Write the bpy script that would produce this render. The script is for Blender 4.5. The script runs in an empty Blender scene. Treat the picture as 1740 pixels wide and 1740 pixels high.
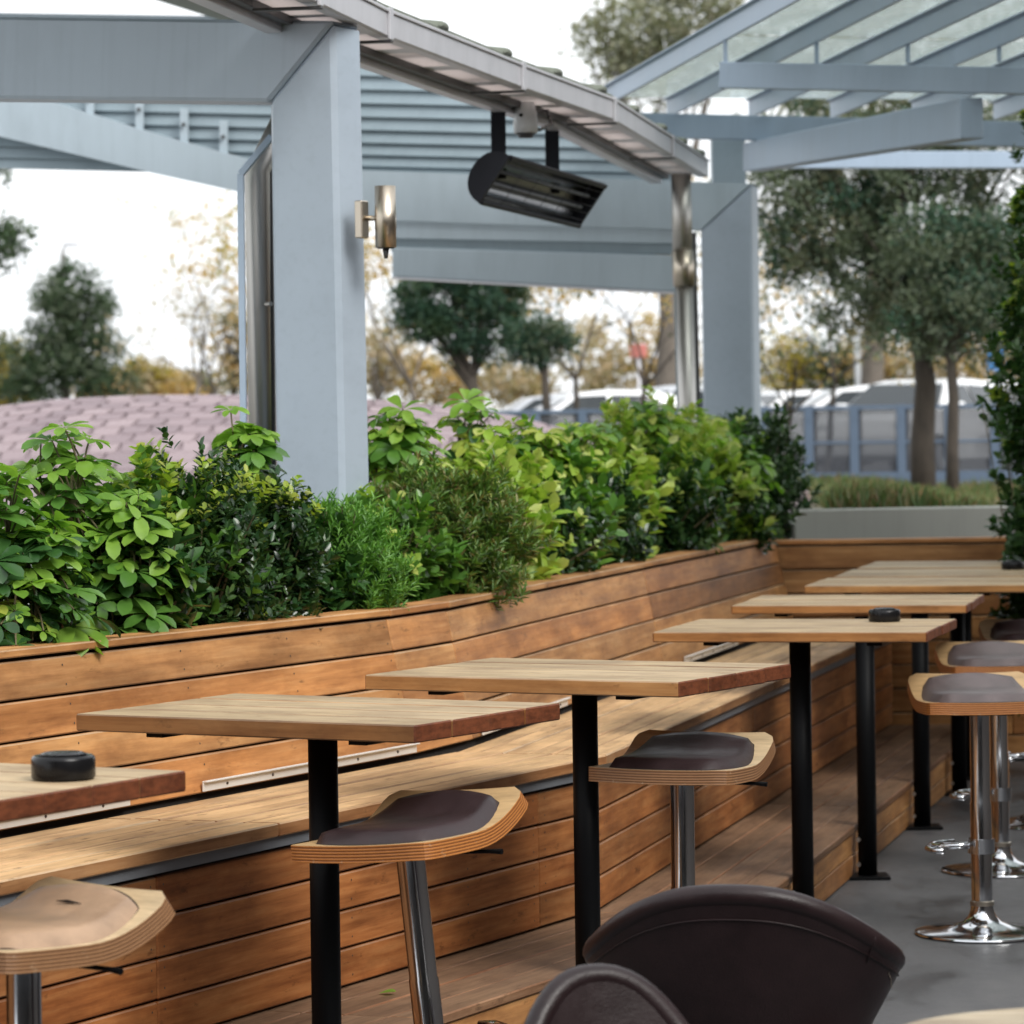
import bpy, bmesh, math, random
import numpy as np
from mathutils import Vector, Matrix, Quaternion

scene = bpy.context.scene
C = scene.collection
rnd = random.Random(7)
rad = math.radians

# ------------------------------------------------------------------ camera
EYE, FPX, ROLL = 1.73, 6000.0, 0.014          # eye height (m), focal length in photo pixels, camera roll
cam_d = bpy.data.cameras.new('camera')
cam = bpy.data.objects.new('camera', cam_d); C.objects.link(cam)
cam.matrix_world = Matrix.Translation((0, 0, EYE)) @ Matrix.Rotation(rad(90), 4, 'X') @ Matrix.Rotation(-ROLL, 4, 'Z')
cam_d.sensor_width = 36; cam_d.lens = 36 * FPX / 1740
cam_d.shift_y = -(870 - 733) / 1740
cam_d.clip_start = 0.1; cam_d.clip_end = 2000
cam_d.dof.use_dof = True; cam_d.dof.focus_distance = 9.3; cam_d.dof.aperture_fstop = 6.4
scene.camera = cam
scene.cycles.max_bounces = 7; scene.cycles.diffuse_bounces = 3; scene.cycles.glossy_bounces = 3; scene.cycles.transparent_max_bounces = 10

# ------------------------------------------------------------------ world, sun, exposure
SUN_EL, SUN_AZ = 42, 140      # degrees; azimuth measured from +Y towards +X (veiled sun high behind the photographer)
w = bpy.data.worlds.new('World'); scene.world = w; w.use_nodes = True
nt = w.node_tree; nt.nodes.clear()
sky = nt.nodes.new('ShaderNodeTexSky'); sky.sky_type = 'NISHITA'; sky.sun_disc = False
sky.sun_elevation = rad(SUN_EL); sky.sun_rotation = rad(SUN_AZ)
sky.air_density = 1.0; sky.dust_density = 4.0; sky.ozone_density = 1.0
hs = nt.nodes.new('ShaderNodeHueSaturation'); hs.inputs['Saturation'].default_value = 0.22
mixw = nt.nodes.new('ShaderNodeMix'); mixw.data_type = 'RGBA'; mixw.inputs[0].default_value = 0.72
mixw.inputs[7].default_value = (9.6, 9.9, 10.2, 1)            # even white cloud cover over the clear sky
bg = nt.nodes.new('ShaderNodeBackground'); bg.inputs['Strength'].default_value = 0.112
ow = nt.nodes.new('ShaderNodeOutputWorld')
nt.links.new(sky.outputs[0], hs.inputs['Color']); nt.links.new(hs.outputs[0], mixw.inputs[6])
nt.links.new(mixw.outputs[2], bg.inputs['Color']); nt.links.new(bg.outputs[0], ow.inputs[0])
sl = bpy.data.lights.new('sun', 'SUN'); sl.energy = 1.7; sl.angle = rad(28); sl.color = (1, .965, .91)
so = bpy.data.objects.new('sun', sl); C.objects.link(so)
sd = Vector((math.sin(rad(SUN_AZ)) * math.cos(rad(SUN_EL)), math.cos(rad(SUN_AZ)) * math.cos(rad(SUN_EL)), math.sin(rad(SUN_EL))))
so.rotation_euler = sd.to_track_quat('Z', 'Y').to_euler(); so.location = (-5, 5, 20)
vs = scene.view_settings; vs.view_transform = 'Standard'; vs.look = 'None'; vs.gamma = 1; vs.exposure = 0.72

# ------------------------------------------------------------------ surveying helpers (photo pixel -> place)
def atz(px, py, z):
    u = (px - 870) / FPX; v = (py - 733) / FPX
    Y = (EYE - z) / (v + ROLL * u); return Vector(((u - ROLL * v) * Y, Y, z))
def atY(px, py, Y):
    u = (px - 870) / FPX; v = (py - 733) / FPX
    return Vector(((u - ROLL * v) * Y, Y, EYE - (v + ROLL * u) * Y))

# ------------------------------------------------------------------ object helpers
def tag(o, label=None, cat=None, group=None, kind=None):
    if label: o['label'] = label
    if cat: o['category'] = cat
    if group: o['group'] = group
    if kind: o['kind'] = kind
    return o
def thing(name, label, cat, loc=(0, 0, 0), rz=0, group=None):
    o = bpy.data.objects.new(name, None); C.objects.link(o); o.location = loc; o.rotation_euler = (0, 0, rz)
    o.empty_display_size = .1
    return tag(o, label, cat, group)
def link(name, me, parent=None, loc=(0, 0, 0), rot=None, mtx=None):
    o = bpy.data.objects.new(name, me); C.objects.link(o)
    if parent: o.parent = parent
    if mtx is not None: o.matrix_local = mtx
    else:
        o.location = loc
        if rot is not None: o.rotation_euler = rot
    return o
def mesh_of(name, verts, faces, mat, smooth=False):
    me = bpy.data.meshes.new(name); me.from_pydata([tuple(v) for v in verts], [], faces); me.update()
    if mat: me.materials.append(mat)
    if smooth: me.polygons.foreach_set('use_smooth', [True] * len(me.polygons))
    return me
def bm_mesh(name, bm, mat, smooth=False):
    me = bpy.data.meshes.new(name); bmesh.ops.recalc_face_normals(bm, faces=bm.faces); bm.to_mesh(me); bm.free()
    if mat: me.materials.append(mat)
    if smooth: me.polygons.foreach_set('use_smooth', [True] * len(me.polygons))
    return me
WORN = {}; wob = random.Random(99)
HF = [(0, 3, 2, 1), (4, 5, 6, 7), (0, 1, 5, 4), (1, 2, 6, 5), (2, 3, 7, 6), (3, 0, 4, 7)]
def hexa(parent, name, c8, along, mat, bev=.003, kind=None):
    """one solid board from 8 world corners (bottom 4, top 4); its local X runs along the board"""
    c8 = [Vector(c) for c in c8]
    cen = sum(c8, Vector()) / 8
    x = Vector(along).to_3d().normalized(); z = Vector((0, 0, 1))
    if abs(x.z) > .95: z = Vector((0, 1, 0))
    y = z.cross(x).normalized(); z = x.cross(y)
    M = Matrix((x, y, z)).transposed().to_4x4(); M.translation = cen
    Mi = M.inverted()
    bm = bmesh.new(); vs_ = [bm.verts.new(Mi @ c) for c in c8]
    for f in HF: bm.faces.new([vs_[i] for i in f])
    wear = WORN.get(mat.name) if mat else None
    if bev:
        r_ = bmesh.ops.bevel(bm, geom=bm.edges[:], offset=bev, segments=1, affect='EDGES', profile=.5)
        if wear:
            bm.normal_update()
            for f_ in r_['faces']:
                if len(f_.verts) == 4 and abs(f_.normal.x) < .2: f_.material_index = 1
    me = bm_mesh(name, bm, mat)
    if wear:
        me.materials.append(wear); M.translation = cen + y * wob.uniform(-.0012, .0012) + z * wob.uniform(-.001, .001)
    if parent: M = Matrix.Translation(-Vector(parent.location)) @ M
    o = link(name, me, parent, mtx=M)
    if kind: o['kind'] = kind
    return o
def bar(parent, name, p0, p1, w_, h_, mat, up=(0, 0, 1), bev=.003):
    """rectangular bar between two world points; w_ across, h_ along up"""
    p0 = Vector(p0); p1 = Vector(p1); d = (p1 - p0).normalized(); u = Vector(up)
    s = d.cross(u).normalized(); u = s.cross(d)
    a = s * w_ / 2; b = u * h_ / 2
    return hexa(parent, name, [p0 - a - b, p1 - a - b, p1 + a - b, p0 + a - b, p0 - a + b, p1 - a + b, p1 + a + b, p0 + a + b], d, mat, bev)
def cbox(bm, cx, cy, cz, lx, ly, lz, bev=0):
    r = bmesh.ops.create_cube(bm, size=1)['verts']
    for v in r: v.co = Vector((cx + v.co.x * lx, cy + v.co.y * ly, cz + v.co.z * lz))
    if bev:
        e = list({e for v in r for e in v.link_edges})
        bmesh.ops.bevel(bm, geom=e, offset=bev, segments=2, affect='EDGES', profile=.6)
def tube(bm, pts, rads, n=10, cap=True):
    """tapered tube along a polyline"""
    pts = [Vector(p) for p in pts]; rings = []
    ref = Vector((.13, .31, .94))
    for i, p in enumerate(pts):
        d = (pts[min(i + 1, len(pts) - 1)] - pts[max(i - 1, 0)]).normalized()
        rr = ref if abs(d.dot(ref)) < .95 else Vector((1, 0, 0))
        a = d.cross(rr).normalized(); b = d.cross(a)
        r = rads[i] if hasattr(rads, '__len__') else rads
        rings.append([bm.verts.new(p + (a * math.cos(t * math.tau / n) + b * math.sin(t * math.tau / n)) * r) for t in range(n)])
    for A, B in zip(rings, rings[1:]):
        for k in range(n): bm.faces.new((A[k], A[(k + 1) % n], B[(k + 1) % n], B[k]))
    if cap:
        bm.faces.new(rings[0][::-1]); bm.faces.new(rings[-1])
def tube_me(name, pts, rads, mat, n=14):
    bm = bmesh.new(); tube(bm, pts, rads, n); me = bm_mesh(name, bm, mat, False)
    me.polygons.foreach_set('use_smooth', [len(p.vertices) == 4 for p in me.polygons]); return me
def lathe_me(name, prof, mat, n=40, smooth=True, sharp=35):
    bm = bmesh.new(); rings = []
    for r, z in prof:
        rings.append([bm.verts.new((max(r, 1e-4) * math.cos(t * math.tau / n), max(r, 1e-4) * math.sin(t * math.tau / n), z)) for t in range(n)])
    for A, B in zip(rings, rings[1:]):
        for k in range(n): bm.faces.new((A[k], A[(k + 1) % n], B[(k + 1) % n], B[k]))
    bmesh.ops.remove_doubles(bm, verts=bm.verts, dist=3e-4)
    me = bm_mesh(name, bm, mat, smooth)
    if smooth:
        try: me.set_sharp_from_angle(angle=rad(sharp))
        except Exception: pass
    return me
def fast_mesh(name, V, Fq, mat, smooth=False):
    """V (n,3) float array, Fq (m,k) int array of k-gons"""
    me = bpy.data.meshes.new(name); n = len(V); m, k = Fq.shape
    me.vertices.add(n); me.vertices.foreach_set('co', V.astype(np.float32).ravel())
    me.loops.add(m * k); me.loops.foreach_set('vertex_index', Fq.astype(np.int32).ravel())
    me.polygons.add(m); me.polygons.foreach_set('loop_start', np.arange(0, m * k, k, dtype=np.int32))
    me.polygons.foreach_set('loop_total', np.full(m, k, dtype=np.int32))
    if smooth: me.polygons.foreach_set('use_smooth', np.ones(m, dtype=bool))
    me.update(calc_edges=True); me.validate()
    if mat: me.materials.append(mat)
    return me
def copy_tree(o, parent=None):
    c = o.copy(); C.objects.link(c); c.parent = parent
    for ch in list(o.children): copy_tree(ch, c)
    return c

# ------------------------------------------------------------------ materials
def new_mat(name):
    m = bpy.data.materials.new(name); m.use_nodes = True; n = m.node_tree
    n.nodes.clear(); out = n.nodes.new('ShaderNodeOutputMaterial'); b = n.nodes.new('ShaderNodeBsdfPrincipled')
    n.links.new(b.outputs[0], out.inputs[0]); return m, n, b, out
def N(n, typ, **kw):
    x = n.nodes.new(typ)
    for k, v in kw.items():
        if k.startswith('i_'):
            key = k[2:]; key = int(key) if key.isdigit() else key
            x.inputs[key].default_value = v
        else: setattr(x, k, v)
    return x
def ramp(n, fac, stops):
    r = n.nodes.new('ShaderNodeValToRGB'); e = r.color_ramp.elements
    while len(e) < len(stops): e.new(.5)
    for el, (p, c) in zip(e, stops): el.position = p; el.color = (*c, 1)
    n.links.new(fac, r.inputs[0]); return r.outputs[0]
def mixc(n, fac, a, b, mode='MIX'):
    x = n.nodes.new('ShaderNodeMix'); x.data_type = 'RGBA'; x.blend_type = mode
    for s, v in ((0, fac), (6, a), (7, b)):
        if hasattr(v, 'is_linked') or hasattr(v, 'links'): n.links.new(v, x.inputs[s])
        else: x.inputs[s].default_value = v if s == 0 else (*v, 1)
    return x.outputs[2]
def coords(n, scale=(1, 1, 1), kind='Object', rand=0):
    t = n.nodes.new('ShaderNodeTexCoord'); mp = n.nodes.new('ShaderNodeMapping'); mp.inputs['Scale'].default_value = scale
    n.links.new(t.outputs[kind], mp.inputs[0])
    if rand:
        oi = n.nodes.new('ShaderNodeObjectInfo'); mu = N(n, 'ShaderNodeMath', operation='MULTIPLY', i_1=rand)
        n.links.new(oi.outputs['Random'], mu.inputs[0]); n.links.new(mu.outputs[0], mp.inputs['Location'])
    return mp.outputs[0]
def noise(n, vec, scale, detail=4, rough=.55):
    x = N(n, 'ShaderNodeTexNoise'); x.inputs['Scale'].default_value = scale; x.inputs['Detail'].default_value = detail
    x.inputs['Roughness'].default_value = rough
    if vec is not None: n.links.new(vec, x.inputs['Vector'])
    return x.outputs['Fac']
def bump(n, b, h, strength=.2, dist=.01):
    x = N(n, 'ShaderNodeBump'); x.inputs['Strength'].default_value = strength; x.inputs['Distance'].default_value = dist
    n.links.new(h, x.inputs['Height']); n.links.new(x.outputs[0], b.inputs['Normal'])

def wood(name, dark, mid, light, rough=.5, bleach=None, endg=None, stain=.45, spec=.35):
    """plank wood: grain along local X, blotches, per-board tone; bleach = colour of sun-bleached upper faces, endg = end grain"""
    m, n, b, out = new_mat(name)
    g1 = noise(n, coords(n, (1.6, 26, 26), rand=37), 1.6, 6, .62)
    g2 = noise(n, coords(n, (.7, 5, 5), rand=61), 2.3, 4, .6)
    col = ramp(n, g1, [(.28, dark), (.5, mid), (.75, light)])
    bl = ramp(n, g2, [(.3, (.55, .5, .46)), (.55, (1, 1, 1)), (.8, (1.18, 1.15, 1.1))])
    col = mixc(n, stain, col, mixc(n, 1, col, bl, 'MULTIPLY'))
    oi = n.nodes.new('ShaderNodeObjectInfo')
    tone = ramp(n, oi.outputs['Random'], [(0, (.56, .50, .47)), (.3, (1.05, .94, .84)), (.6, (.82, .85, .88)), (1, (1.2, 1.17, 1.08))])
    col = mixc(n, 1, col, tone, 'MULTIPLY')
    tc = n.nodes.new('ShaderNodeTexCoord'); sx = n.nodes.new('ShaderNodeSeparateXYZ'); n.links.new(tc.outputs['Normal'], sx.inputs[0])
    if bleach:
        gt = N(n, 'ShaderNodeMath', operation='GREATER_THAN', i_1=.8); n.links.new(sx.outputs[2], gt.inputs[0])
        bc = ramp(n, g1, [(.28, tuple(x * .66 for x in bleach)), (.5, bleach), (.75, tuple(min(1, x * 1.16) for x in bleach))])
        bc = mixc(n, 1, bc, ramp(n, oi.outputs['Random'], [(0, (.86, .84, .8)), (1, (1.06, 1.05, 1.03))]), 'MULTIPLY')
        col = mixc(n, gt.outputs[0], col, bc)
    if endg:
        ab = N(n, 'ShaderNodeMath', operation='ABSOLUTE'); n.links.new(sx.outputs[0], ab.inputs[0])
        gt2 = N(n, 'ShaderNodeMath', operation='GREATER_THAN', i_1=.45); n.links.new(ab.outputs[0], gt2.inputs[0])
        g3 = noise(n, coords(n, (10, 30, 90), rand=11), 1, 4, .6)
        ec = ramp(n, g3, [(.3, tuple(x * .6 for x in endg)), (.7, tuple(x * 1.3 for x in endg))])
        col = mixc(n, gt2.outputs[0], col, ec)
    # broad weathering: greyed and darkened patches a hand or two wide
    wz = noise(n, coords(n, (1.3, 3.0, 3.0), rand=23), 1.7, 5, .68)
    col = mixc(n, ramp(n, wz, [(.44, (0, 0, 0)), (.66, (.75, .75, .75))]), col, mixc(n, 1, col, (.52, .47, .46), 'MULTIPLY'))
    wy = noise(n, coords(n, (2.4, 4.5, 4.5), rand=47), 1.5, 4, .6)
    col = mixc(n, ramp(n, wy, [(.52, (0, 0, 0)), (.72, (.5, .5, .5))]), col, mixc(n, 1, col, (1.28, 1.26, 1.16), 'MULTIPLY'))
    # small dark marks, knots and water stains
    mk = noise(n, coords(n, (3, 9, 9), rand=91), 3.1, 5, .7)
    mk = ramp(n, mk, [(.61, (0, 0, 0)), (.72, (.8, .8, .8))])
    col = mixc(n, mk, col, tuple(x * .45 for x in dark))
    n.links.new(col, b.inputs['Base Color'])
    rr = N(n, 'ShaderNodeMapRange'); rr.inputs[3].default_value = rough - .12; rr.inputs[4].default_value = rough + .18
    n.links.new(g2, rr.inputs[0]); n.links.new(rr.outputs[0], b.inputs['Roughness'])
    b.inputs['Specular IOR Level'].default_value = spec
    bump(n, b, g1, .25, .004)
    return m
def paint(name, col, rough=.45, metal=0, var=.12, scale=3, streak=True, bumps=.04, spec=.5):
    m, n, b, out = new_mat(name); b.inputs['Specular IOR Level'].default_value = spec
    v = noise(n, coords(n, (scale, scale, scale * (.35 if streak else 1))), 2.0, 6, .65)
    f = noise(n, coords(n, (40, 40, 40)), 3, 3, .6)
    c = ramp(n, v, [(.25, tuple(x * (1 - var * 1.5) for x in col)), (.5, col), (.8, tuple(min(1, x * (1 + var * .7)) for x in col))])
    if not metal and streak:
        sk = noise(n, coords(n, (22, 22, .9)), 1.3, 4, .6)
        c = mixc(n, ramp(n, sk, [(.52, (0, 0, 0)), (.78, (.3, .3, .3))]), c, tuple(x * .74 for x in col))
        dt = noise(n, coords(n, (14, 14, 14)), 2.2, 6, .75)
        c = mixc(n, ramp(n, dt, [(.68, (0, 0, 0)), (.78, (.22, .22, .22))]), c, tuple(x * .6 for x in col))
    n.links.new(c, b.inputs['Base Color'])
    rr = N(n, 'ShaderNodeMapRange'); rr.inputs[3].default_value = max(.03, rough - .1); rr.inputs[4].default_value = rough + .12
    n.links.new(v, rr.inputs[0]); n.links.new(rr.outputs[0], b.inputs['Roughness'])
    b.inputs['Metallic'].default_value = metal
    if bumps: bump(n, b, f, bumps, .003)
    return m
def leafmat(name, cols, rough=.38, trans=.35, spec=.5):
    m, n, b, out = new_mat(name)
    g = n.nodes.new('ShaderNodeNewGeometry')
    st = [(i / max(1, len(cols) - 1), c) for i, c in enumerate(cols)]
    c = ramp(n, g.outputs['Random Per Island'], st)
    nz = noise(n, coords(n, (9, 9, 9)), 1.5, 3)
    c = mixc(n, .5, c, mixc(n, 1, c, ramp(n, nz, [(.3, (.6, .65, .6)), (.7, (1.25, 1.2, 1.1))]), 'MULTIPLY'))
    n.links.new(c, b.inputs['Base Color']); b.inputs['Roughness'].default_value = rough
    b.inputs['Specular IOR Level'].default_value = spec
    t = n.nodes.new('ShaderNodeBsdfTranslucent'); n.links.new(mixc(n, 1, c, (1.1, 1.25, .6), 'MULTIPLY'), t.inputs['Color'])
    ms = n.nodes.new('ShaderNodeMixShader'); ms.inputs[0].default_value = trans
    n.links.new(b.outputs[0], ms.inputs[1]); n.links.new(t.outputs[0], ms.inputs[2]); n.links.new(ms.outputs[0], out.inputs[0])
    return m

M = {}
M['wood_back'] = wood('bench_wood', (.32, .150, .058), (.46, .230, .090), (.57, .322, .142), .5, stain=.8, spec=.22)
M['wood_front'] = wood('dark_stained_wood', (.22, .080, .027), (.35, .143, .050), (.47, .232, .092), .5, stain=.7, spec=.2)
M['wood_seat'] = wood('seat_wood', (.22, .10, .04), (.36, .185, .08), (.48, .28, .14), .5, bleach=(.62, .41, .22), stain=.5, spec=.22)
M['wood_deck'] = wood('deck_wood', (.16, .085, .045), (.26, .145, .08), (.36, .22, .13), .6, bleach=(.23, .14, .085), stain=.6, spec=.22)
M['wood_table'] = wood('table_wood', (.28, .13, .042), (.42, .21, .075), (.52, .29, .115), .55, bleach=(.42, .32, .20), endg=(.15, .045, .018), stain=.35, spec=.25)
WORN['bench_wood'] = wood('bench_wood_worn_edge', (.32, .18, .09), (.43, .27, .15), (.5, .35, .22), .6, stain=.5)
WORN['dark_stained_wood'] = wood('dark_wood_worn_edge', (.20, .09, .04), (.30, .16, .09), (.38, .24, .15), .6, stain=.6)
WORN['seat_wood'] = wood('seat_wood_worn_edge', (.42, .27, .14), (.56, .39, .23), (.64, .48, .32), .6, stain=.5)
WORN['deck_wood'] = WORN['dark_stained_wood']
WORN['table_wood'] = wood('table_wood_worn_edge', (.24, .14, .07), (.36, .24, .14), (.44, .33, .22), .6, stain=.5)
M['wood_pale'] = wood('pale_table_wood', (.4, .3, .19), (.55, .45, .31), (.66, .56, .42), .55, stain=.3)
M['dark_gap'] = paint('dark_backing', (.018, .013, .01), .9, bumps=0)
M['channel'] = paint('grey_channel', (.13, .14, .155), .5)
M['steel_blue'] = paint('blue_grey_paint', (.36, .43, .48), .42, var=.11, scale=1.4)
M['steel_pale'] = paint('pale_lilac_grey_paint', (.335, .395, .46), .4, var=.10, scale=1.2)
M['louvre'] = paint('louvre_paint', (.22, .28, .315), .5, var=.1, scale=2)
M['louvre_back'] = paint('louvre_backing', (.12, .15, .17), .6)
M['canopy_blue'] = paint('canopy_blue_paint', (.33, .41, .51), .42, var=.08, scale=1.5)
M['gutter'] = paint('gutter_zinc', (.52, .52, .545), .38, metal=.3, var=.12, scale=2.5)
M['stainless'] = paint('brushed_stainless', (.46, .445, .42), .42, metal=1, var=.1, scale=3)
M['nickel'] = paint('brushed_nickel', (.50, .44, .36), .33, metal=1, var=.14, scale=9)
M['aluminium'] = paint('aluminium', (.70, .69, .66), .35, metal=.25, var=.06)
M['chrome'] = paint('chrome', (.62, .63, .65), .1, metal=1, var=.05, scale=6, bumps=0)
M['black_metal'] = paint('black_powder_coat', (.0045, .0048, .0055), .45, var=.2, bumps=.03, spec=.09)
M['black_plastic'] = paint('black_plastic', (.006, .006, .007), .25, var=.2, bumps=0, spec=.3)
M['heater_black'] = paint('heater_black', (.010, .011, .016), .5, var=.2, spec=.25)
M['soffit'] = paint('soffit_panel', (.60, .56, .54), .35, var=.07, scale=1.5)
m, n, b, out = new_mat('eaves_polycarbonate')
tl_ = n.nodes.new('ShaderNodeBsdfTranslucent'); tl_.inputs[0].default_value = (.80, .74, .72, 1); b.inputs['Base Color'].default_value = (.62, .58, .57, 1); b.inputs['Roughness'].default_value = .3
ms = n.nodes.new('ShaderNodeMixShader'); ms.inputs[0].default_value = .6
n.links.new(b.outputs[0], ms.inputs[1]); n.links.new(tl_.outputs[0], ms.inputs[2]); n.links.new(ms.outputs[0], out.inputs[0]); M['soffit'] = m
M['dark_trim'] = paint('dark_trim', (.05, .05, .052), .5)
M['mossy_tile'] = paint('mossy_roof_tile', (.13, .145, .115), .8, var=.35, scale=7)
M['concrete_wall'] = paint('grey_render', (.36, .36, .33), .8, var=.08, scale=2, bumps=.15)
M['soil'] = paint('potting_soil', (.03, .022, .016), .95, var=.4, scale=20, bumps=.6)
M['white_plastic'] = paint('white_plastic', (.6, .62, .63), .4)
M['screw'] = paint('screw_head', (.05, .035, .025), .6)
M['bark'] = paint('bark', (.052, .042, .033), .9, var=.45, scale=6, bumps=.5)
M['bark_grey'] = paint('grey_bark', (.13, .11, .09), .9, var=.4, scale=5, bumps=.5)
M['stem'] = paint('green_brown_stem', (.12, .10, .05), .7, var=.3, scale=12)
M['fence_blue'] = paint('fence_blue_grey', (.075, .11, .165), .5, var=.1)

def leather(name, col, crease=.3):
    m, n, b, out = new_mat(name)
    v = noise(n, coords(n, (5, 5, 5)), 2, 6, .6); f = N(n, 'ShaderNodeTexVoronoi'); f.inputs['Scale'].default_value = 260
    n.links.new(coords(n, (1, 1, 1)), f.inputs['Vector'])
    n.links.new(ramp(n, v, [(.3, tuple(x * .7 for x in col)), (.7, tuple(x * 1.2 for x in col))]), b.inputs['Base Color'])
    b.inputs['Specular IOR Level'].default_value = .32
    n.links.new(ramp(n, v, [(.3, (.32, .32, .32)), (.7, (.52, .52, .52))]), b.inputs['Roughness'])
    lw_ = noise(n, coords(n, (9, 9, 14)), 1.4, 5, .65); hh = N(n, 'ShaderNodeMath', operation='MULTIPLY_ADD', i_1=.25); n.links.new(f.outputs['Distance'], hh.inputs[0]); n.links.new(lw_, hh.inputs[2])
    bump(n, b, hh.outputs[0], .3, .004); return m
M['leather_brown'] = leather('dark_brown_leather', (.020, .0105, .0115))
M['pad_dark'] = leather('plum_brown_vinyl', (.030, .0185, .020))
M['pad_tan'] = leather('worn_tan_vinyl', (.36, .24, .155))
M['pad_grey'] = leather('taupe_vinyl', (.13, .105, .105))

def ply(name, layer_dark, layer_light, face):
    """plywood: UV.y runs through the thickness, so edges show their plies; faces (UV.x < 0) are plain veneer"""
    m, n, b, out = new_mat(name)
    uv = n.nodes.new('ShaderNodeUVMap'); s = n.nodes.new('ShaderNodeSeparateXYZ'); n.links.new(uv.outputs[0], s.inputs[0])
    wv = N(n, 'ShaderNodeMath', operation='MULTIPLY', i_1=math.pi * 2 * 5.5); n.links.new(s.outputs[1], wv.inputs[0])
    sn = N(n, 'ShaderNodeMath', operation='SINE'); n.links.new(wv.outputs[0], sn.inputs[0])
    ad = N(n, 'ShaderNodeMath', operation='MULTIPLY_ADD', i_1=.5, i_2=.5); n.links.new(sn.outputs[0], ad.inputs[0])
    nz = noise(n, coords(n, (30, 30, 30)), 2, 4, .7)
    mixf = N(n, 'ShaderNodeMath', operation='MULTIPLY_ADD', i_1=.7, i_2=-.35); n.links.new(nz, mixf.inputs[0])
    sm = N(n, 'ShaderNodeMath', operation='ADD'); n.links.new(ad.outputs[0], sm.inputs[0]); n.links.new(mixf.outputs[0], sm.inputs[1])
    edge = ramp(n, sm.outputs[0], [(.15, layer_dark), (.6, layer_light)])
    g = noise(n, coords(n, (4, 30, 30)), 2, 5, .6)
    fc = ramp(n, g, [(.3, tuple(x * .75 for x in face)), (.7, tuple(min(1, x * 1.15) for x in face))])
    lt = N(n, 'ShaderNodeMath', operation='LESS_THAN', i_1=-.5); n.links.new(s.outputs[0], lt.inputs[0])
    col = mixc(n, lt.outputs[0], edge, fc)
    # worn pale chips
    ch = ramp(n, noise(n, coords(n, (22, 22, 22)), 2.2, 5, .75), [(.62, (0, 0, 0)), (.7, (.6, .6, .6))])
    col = mixc(n, ch, col, (.5, .38, .25))
    n.links.new(col, b.inputs['Base Color']); b.inputs['Roughness'].default_value = .5; bump(n, b, sm.outputs[0], .3, .003); return m
M['ply_orange'] = ply('stained_plywood', (.19, .06, .014), (.45, .17, .04), (.5, .33, .16))
M['ply_worn'] = ply('worn_plywood', (.14, .06, .025), (.3, .155, .07), (.56, .42, .25))

# floor: grey concrete with wet-looking stains
m, n, b, out = new_mat('patio_concrete')
v = noise(n, coords(n, (1.5, .8, 1)), 1.5, 7, .62); f = noise(n, coords(n, (40, 40, 40)), 3, 5, .7)
n.links.new(mixc(n, .35, ramp(n, v, [(.38, (.045, .045, .048)), (.47, (.10, .099, .102)), (.56, (.115, .113, .116)), (.68, (.165, .16, .158))]), ramp(n, f, [(.3, (.06, .06, .062)), (.7, (.14, .14, .143))])), b.inputs['Base Color'])
n.links.new(ramp(n, v, [(.36, (.3, .3, .3)), (.55, (.62, .62, .62))]), b.inputs['Roughness']); bump(n, b, f, .15, .003)
M['floor'] = m
M['paving'] = paint('pale_paving', (.42, .41, .39), .85, var=.12, scale=.6, bumps=.1)
M['asphalt'] = paint('asphalt', (.06, .06, .062), .9, var=.2, scale=.4, bumps=.3)
M['shingle'] = None
m, n, b, out = new_mat('plum_shingle')
oi = n.nodes.new('ShaderNodeObjectInfo'); f = noise(n, coords(n, (60, 60, 60)), 3, 4, .7)
c = ramp(n, oi.outputs['Random'], [(0, (.20, .158, .170)), (.5, (.245, .193, .206)), (1, (.29, .232, .243))])
n.links.new(mixc(n, .4, c, mixc(n, 1, c, ramp(n, f, [(.3, (.6, .6, .6)), (.7, (1.3, 1.3, 1.3))]), 'MULTIPLY')), b.inputs['Base Color'])
b.inputs['Roughness'].default_value = .85; bump(n, b, f, .4, .004); M['shingle'] = m

# canopy glass: greenish, dusty
m, n, b, out = new_mat('dusty_green_glass')
tr = n.nodes.new('ShaderNodeBsdfTransparent'); tr.inputs[0].default_value = (.85, .88, .875, 1)
df = n.nodes.new('ShaderNodeBsdfTranslucent'); df.inputs[0].default_value = (.58, .615, .585, 1)
gl = n.nodes.new('ShaderNodeBsdfGlossy'); gl.inputs['Roughness'].default_value = .08; gl.inputs[0].default_value = (.9, .95, .95, 1)
dz = noise(n, coords(n, (2.2, 2.2, 2.2)), 2, 6, .7)
mr = N(n, 'ShaderNodeMapRange'); mr.inputs[1].default_value = .3; mr.inputs[2].default_value = .75; mr.inputs[3].default_value = .22; mr.inputs[4].default_value = .6
n.links.new(dz, mr.inputs[0])
m1 = n.nodes.new('ShaderNodeMixShader'); n.links.new(mr.outputs[0], m1.inputs[0]); n.links.new(tr.outputs[0], m1.inputs[1]); n.links.new(df.outputs[0], m1.inputs[2])
fr = N(n, 'ShaderNodeFresnel'); fr.inputs[0].default_value = 1.45
fm = N(n, 'ShaderNodeMath', operation='MULTIPLY', i_1=.5); n.links.new(fr.outputs[0], fm.inputs[0])
m2 = n.nodes.new('ShaderNodeMixShader'); n.links.new(fm.outputs[0], m2.inputs[0]); n.links.new(m1.outputs[0], m2.inputs[1]); n.links.new(gl.outputs[0], m2.inputs[2])
n.links.new(m2.outputs[0], out.inputs[0]); M['canopy_glass'] = m
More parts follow.
